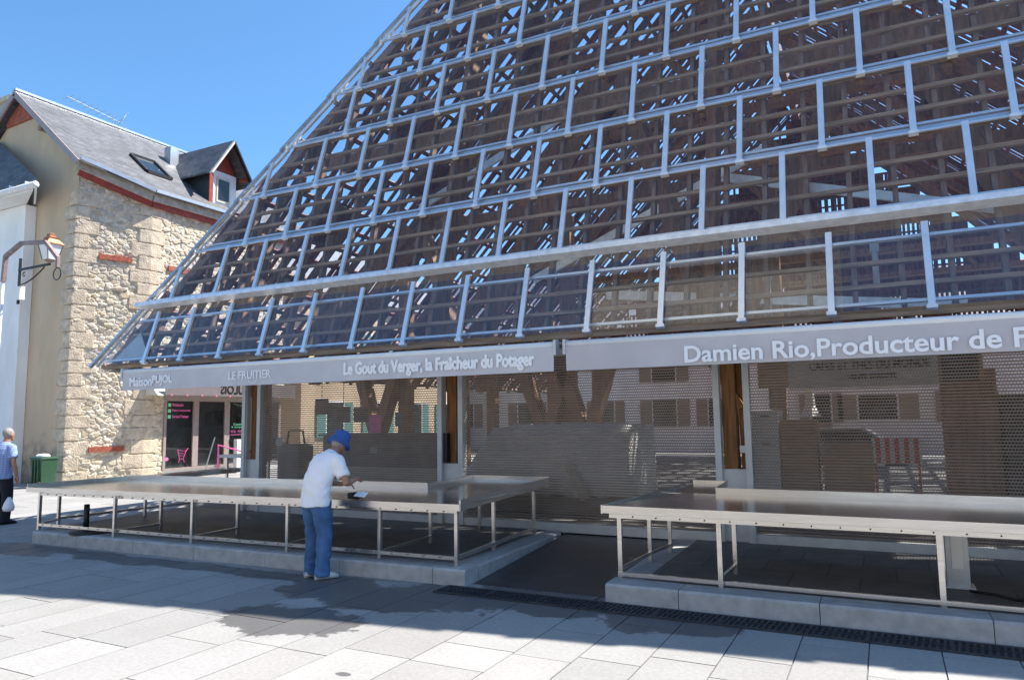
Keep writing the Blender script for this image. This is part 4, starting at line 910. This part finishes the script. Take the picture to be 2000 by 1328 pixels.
MB().loft([[(bx-.19, by-.16, .06), (bx+.19, by-.16, .06), (bx+.19, by+.16, .06), (bx-.19, by+.16, .06)], [(bx-.24, by-.20, .70), (bx+.24, by-.20, .70), (bx+.24, by+.20, .70), (bx-.24, by+.20, .70)]]).build('body', 'binp', bn)
for k in (-.12, .0, .12): MB().box(bx+k-.015, bx+k+.015, by-.22, by-.175, .12, .68).build('rib', 'binp', bn)
for sx in (-1, 1): MB().lathe((bx+sx*.17, by-.19, .08), [(.08, 0), (.08, .04)], 12, (0, -1, 0)).build('wheel', 'black', bn)
MB().loft([[(bx-.26, by-.22, .70), (bx+.26, by-.22, .70), (bx+.26, by+.22, .70), (bx-.26, by+.22, .70)], [(bx-.25, by-.21, .74), (bx+.25, by-.21, .74), (bx+.25, by+.21, .74), (bx-.25, by+.21, .74)]]).build('lid', 'binp', bn)
bg_ = MB().ell((bx+.03, by-.03, .76), (.15, .13, .06), 9).ell((bx-.1, by-.05, .76), (.08, .1, .05), 8)
obj1(bg_, 'rubbish_bag', 'paper', 'crumpled white plastic bag on top of the green bin', 'bag', origin=(bx, by, .74), smooth=True)

# ------------------------------------------------------------------ stone house facing the hall (reflected in the glass)
M['ashlar'] = brickmat('rough_church_stone', (.46, .41, .34), (.56, .50, .42), (.36, .33, .28), .42, .22, .02, .9, (math.pi/2, 0, 0))
ck = thing('church', (-5.6, -5.2, 0), 'tall rough stone church wall across the square, mirrored in the lowest glass row', 'church')
MB().box(-9.8, -1.5, -14, -5.2, 0, 16.6).build('wall', 'ashlar', ck); MB().prism([(-10, -14.3, 16.6), (-10, -9.6, 22), (-10, -4.9, 16.6)], (8.7, 0, 0)).build('roof', 'slate', ck)
for x in (-7.9, -5.6, -3.3):
    f_ = MB().prism([(x-.4, -5.195, 4), (x+.4, -5.195, 4), (x+.4, -5.195, 8), (x, -5.195, 8.9), (x-.4, -5.195, 8)], (0, .06, 0)).build('window', 'cornice', ck)
    MB().prism([(x-.3, -5.13, 4.1), (x+.3, -5.13, 4.1), (x+.3, -5.13, 7.9), (x, -5.13, 8.6), (x-.3, -5.13, 7.9)], (0, .01, 0)).build('pane', 'glassdark', f_)
for x in (-9.6, -6.75, -4.45, -1.7): MB().prism([(x-.3, -5.2, 0), (x-.3, -4.6, 0), (x-.3, -4.6, 9), (x-.3, -5.2, 10.5)], (.6, 0, 0)).build('buttress', 'ashlar', ck)

def facing_house(x0, x1, y, h, mat, lb):
    oh = thing('house', ((x0+x1)/2, y, 0), lb, 'house')
    MB().box(x0, x1, y-6, y, 0, h).build('wall', mat, oh); MB().prism([(x0-.2, y-6.3, h), (x0-.2, y-3., h+1.6), (x0-.2, y+.3, h)], (x1-x0+.4, 0, 0)).build('roof', 'slate', oh)
    n = int((x1-x0)/2.8)
    for k in range(n):
        x = x0+(k+.5)*(x1-x0)/n
        f_ = MB().box(x-.5, x+.5, y+.005, y+.05, .95, 2.6).build('window', 'white', oh); MB().box(x-.42, x+.42, y+.052, y+.065, 1.03, 2.52).build('pane', 'glassdark', f_)
facing_house(-44, -22, -12, 4.4, 'farwall', 'low pale house across the square, far left of the church')
facing_house(-21.5, -10.2, -12, 4.0, 'render', 'low beige house across the square, beside the church')
facing_house(-1, 14, -12, 4.2, 'farwall', 'low pale house across the square, right of the church')
facing_house(14.5, 36, -12, 4.4, 'render', 'low beige house across the square, far right of the church')

# ------------------------------------------------------------------ people (metres, local: x right, y forward, z up)
def blob(mb, name, mat, parent, voxel=.012, it=6, fold=0.):
    ob = mb.build(name, mat, parent, metric=True); r_ = ob.modifiers.new('r', 'REMESH'); r_.mode = 'VOXEL'; r_.voxel_size = voxel
    s_ = ob.modifiers.new('s', 'SMOOTH'); s_.factor = .5; s_.iterations = it
    dg = bpy.context.evaluated_depsgraph_get(); dg.update(); me = bpy.data.meshes.new_from_object(ob.evaluated_get(dg)); ob.modifiers.clear()
    old = ob.data; ob.data = me; bpy.data.meshes.remove(old); me.name = name
    if fold:
        for v in me.vertices:
            c = v.co; q = noise.noise(Vector((c.x*5+c.z*3, c.y*5, c.z*11+c.x*6)))+.6*noise.noise(Vector((c.x*16, c.y*16, c.z*22)))
            v.co = c+v.normal*q*fold
    for p in me.polygons: p.use_smooth = True
    return ob
def rings(mb, lst, n=20):
    # lst of (x, y, z, rx, ry, tilt) elliptical sections, tilt about x
    R = []
    for x, y, z, rx, ry, tl in lst:
        c, s_ = math.cos(tl), math.sin(tl)
        R.append([(x+rx*math.cos(2*math.pi*j/n), y+ry*math.sin(2*math.pi*j/n)*c, z-ry*math.sin(2*math.pi*j/n)*s_) for j in range(n)])
    mb.loft(R)
def hand(mb, wrist, d, side, curl=.6):
    d = Vector(d).normalized(); up = Vector((0, 0, 1)); a = d.cross(up).normalized(); w_ = Vector(wrist)
    mb.tube([w_, w_+d*.04, w_+d*.09], [.024, .036, .034], 10, .55)
    dn = (d*math.cos(curl)-up*math.sin(curl)).normalized(); d2 = (d*math.cos(curl*2)-up*math.sin(curl*2)).normalized()
    for i, l in enumerate((.062, .072, .068, .052)):
        b = w_+d*.088+a*(.028-.0185*i); mb.tube([b-d*.012, b+d*.012, b+d*.012+dn*l*.5, b+d*.012+dn*l*.5+d2*l*.5], [.0095, .0095, .0088, .0065], 8)
    b = w_+d*.03+a*side*.026; mb.tube([b, b+a*side*.025+d*.03, b+a*side*.02+d*.065-up*.01], [.013, .0115, .008], 8)
def person(loc, rz, label, bend, mats, hat):
    t = thing('person', loc, label, 'person', None, rz)
    # joints along the bent back
    def sp(h, back=0.):        # point on the spine, h above the hips (.90)
        a = bend*min(1, h/.45); n = 12; y, z = -.02, .90
        for k in range(n): aa = bend*min(1, (k+.5)/n*h/.38); y += math.sin(aa)*h/n; z += math.cos(aa)*h/n
        return Vector((0, y, z)), bend*min(1, h/.38)
    body = MB()
    nk, an_ = sp(.57); hd, ah = sp(.70); hd = hd+Vector((.0, .02, 0)); ch_, _ = sp(.50)
    nb, _ = sp(.48)
    body.tube([nb, nk, hd], [.062, .056, .055], 12)
    rot = Matrix.Rotation(-(ah*.72), 3, 'X')
    body.ell(hd, (.076, .094, .112), 12, rot)
    for s_ in (-1, 1): body.ell(hd+rot @ Vector((s_*.078, -.005, -.01)), (.012, .022, .032), 6, rot)   # ears
    body.ell(hd+rot @ Vector((0, .098, -.02)), (.013, .018, .024), 6, rot); body.ell(hd+rot @ Vector((0, .075, -.085)), (.035, .025, .025), 6, rot)
    body.ell(hd+rot @ Vector((0, .088, -.055)), (.022, .012, .009), 6, rot)
    shp, _ = sp(.46)
    arms = mats['arms']
    for s_, (el, wr, hdir) in zip((-1, 1), arms):
        sh_ = shp+Vector((s_*.185, .0, 0)); el, wr = Vector(el), Vector(wr)
        body.tube([sh_, sh_.lerp(el, .5), el, el.lerp(wr, .35), wr], [.052, .048, .040, .042, .027], 12)
        hand(body, wr, hdir, -s_)
    body.tube([(-.09, -.02, .9), (-.1, 0, .5), (-.1, .0, .1)], [.07, .05, .04], 10); body.tube([(.09, -.02, .9), (.1, 0, .5), (.1, .0, .1)], [.07, .05, .04], 10)
    body.tube([(0, -.02, .86), sp(.25)[0], sp(.48)[0]], [.10, .11, .10], 12)
    blob(body, 'body', 'skin', t, .009, 4)
    # trousers
    tr = MB()
    for s_ in (-1, 1):
        rings(tr, [(s_*.105, .0, .035, .078, .092, 0), (s_*.105, -.005, .10, .074, .086, 0), (s_*.108, .01, .30, .076, .086, 0), (s_*.108, .018, .50, .084, .092, 0), (s_*.10, -.005, .70, .098, .112, 0), (s_*.088, -.03, .88, .100, .128, 0)])
    rings(tr, [(0, -.02, .76, .150, .115, 0), (0, -.035, .84, .182, .140, 0), (0, -.03, .92, .185, .142, 0), (0, -.015, 1.0, .172, .125, .15)])
    blob(tr, 'trousers', mats['trousers'], t, .011, 5, .013 if hat else 0)
    if hat:
        nh = MB(); nh.ell(hd+rot @ Vector((0, -.03, -.02)), (.079, .075, .075), 10, rot); nh.build('hair', 'hair', t, True, metric=True)
    # shirt
    shm = MB(); L = []
    for h, rx, ry in ((-.09, .202, .162), (.0, .196, .156), (.10, .188, .148), (.22, .192, .15), (.34, .205, .150), (.43, .205, .132), (.50, .165, .100), (.545, .085, .078)):
        if h < 0: p, a = Vector((0, -.035, .90+h)), 0
        else: p, a = sp(h)
        L.append((0, p.y-.012, p.z, rx, ry, a))
    rings(shm, L, 28)
    for s_, (el, wr, hdir) in zip((-1, 1), arms):
        sh_ = shp+Vector((s_*.165, -.01, .0)); el = Vector(el); e2 = sh_.lerp(el, .72)
        shm.tube([sh_+Vector((-s_*.06, 0, .015)), sh_, sh_.lerp(e2, .5), e2], [.075, .083, .080, .078], 14)
    blob(shm, 'shirt', mats['shirt'], t, .011, 7, .013 if hat else 0)
    cl = MB(); p1, a1_ = sp(.525); p2, a2_ = sp(.565); rings(cl, [(0, p1.y-.008, p1.z, .088, .08, a1_), (0, p2.y-.008, p2.z, .076, .07, a2_)]); cl.build('collar', mats['shirt'], t, True, metric=True)
    for s_, dr in ((-1, .06), (1, .30)):
        shb = MB(); Rz = Matrix.Rotation(-dr, 3, 'Z'); c0 = Vector((s_*.105, 0, 0))
        sect = lambda y, wd, zt_: [c0+Rz @ Vector((wd*math.cos(2*math.pi*j/14), y, max(0, zt_/2+zt_/2*math.sin(2*math.pi*j/14)))) for j in range(14)]
        shb.loft([sect(-.085, .030, .075), sect(-.06, .042, .095), sect(.0, .043, .11), sect(.08, .048, .085), sect(.15, .046, .06), sect(.19, .026, .04)])
        so_ = shb.build('shoe', mats['shoe'], t, True, metric=True)
    if hat:
        hb = MB(); ax = rot @ Vector((0, .12, 1)).normalized(); c = hd+rot @ Vector((0, -.012, .015))
        prof = [(.150, -.05), (.136, -.02), (.104, .012), (.102, .06), (.094, .095), (.07, .118), (.02, .126)]
        hb.lathe(c, prof, 24, ax); hb.build('hat', 'hat', t, True, metric=True)
    else:
        hb = MB(); hb.ell(hd+rot @ Vector((0, -.018, .022)), (.083, .092, .10), 12, rot); hb.build('hair', 'hair', t, True, metric=True)
    return t
man = person((-5.09, 5.63, 0), math.radians(-14), 'person in white polo shirt, jeans and blue bucket hat bending over the steel table', .62,
       {'arms': (((-.23, .22, 1.05), (-.03, .36, 1.02), (.7, .7, -.1)), ((.30, .17, 1.06), (.22, .36, 1.09), (-.45, .85, .0))), 'trousers': 'denim', 'shirt': 'polo', 'shoe': 'shoe'}, True)
man2 = person((-12.42, 6.58, 0), math.radians(10), 'person with grey hair in blue checked short sleeved shirt walking at the left edge', .12,
       {'arms': (((-.25, .0, 1.10), (-.24, .06, .86), (0, .15, -1)), ((.26, -.02, 1.10), (.25, .06, .86), (0, .2, -1))), 'trousers': 'trouser', 'shirt': 'check', 'shoe': 'black'}, False)
bgm = MB().lathe((-12.26, 6.6, .20), [(.02, 0), (.07, .01), (.085, .06), (.06, .14), (.02, .22)], 14)
obj1(bgm, 'carrier_bag', 'paper', 'white carrier bag hanging from the hand of the man in the checked shirt', 'bag', origin=(-12.26, 6.6, .20), smooth=True)
pn = MB().hexa([(-4.87, 5.91, .775), (-4.75, 5.93, .765), (-4.77, 6.02, .80), (-4.89, 6.00, .81), (-4.87, 5.91, .780), (-4.75, 5.93, .770), (-4.77, 6.02, .805), (-4.89, 6.00, .815)])
obj1(pn, 'paper_sheet', 'paper', 'small white sheet of paper below the hands of the man in the hat', 'paper', origin=(-4.8, 6, .78))
obj1(MB().box(-5.0, -4.88, 5.96, 6.1, .735, .80), 'pouch', 'black', 'small black pouch on the table beside the white paper', 'pouch', origin=(-4.94, 6, .735), bevel=.02)
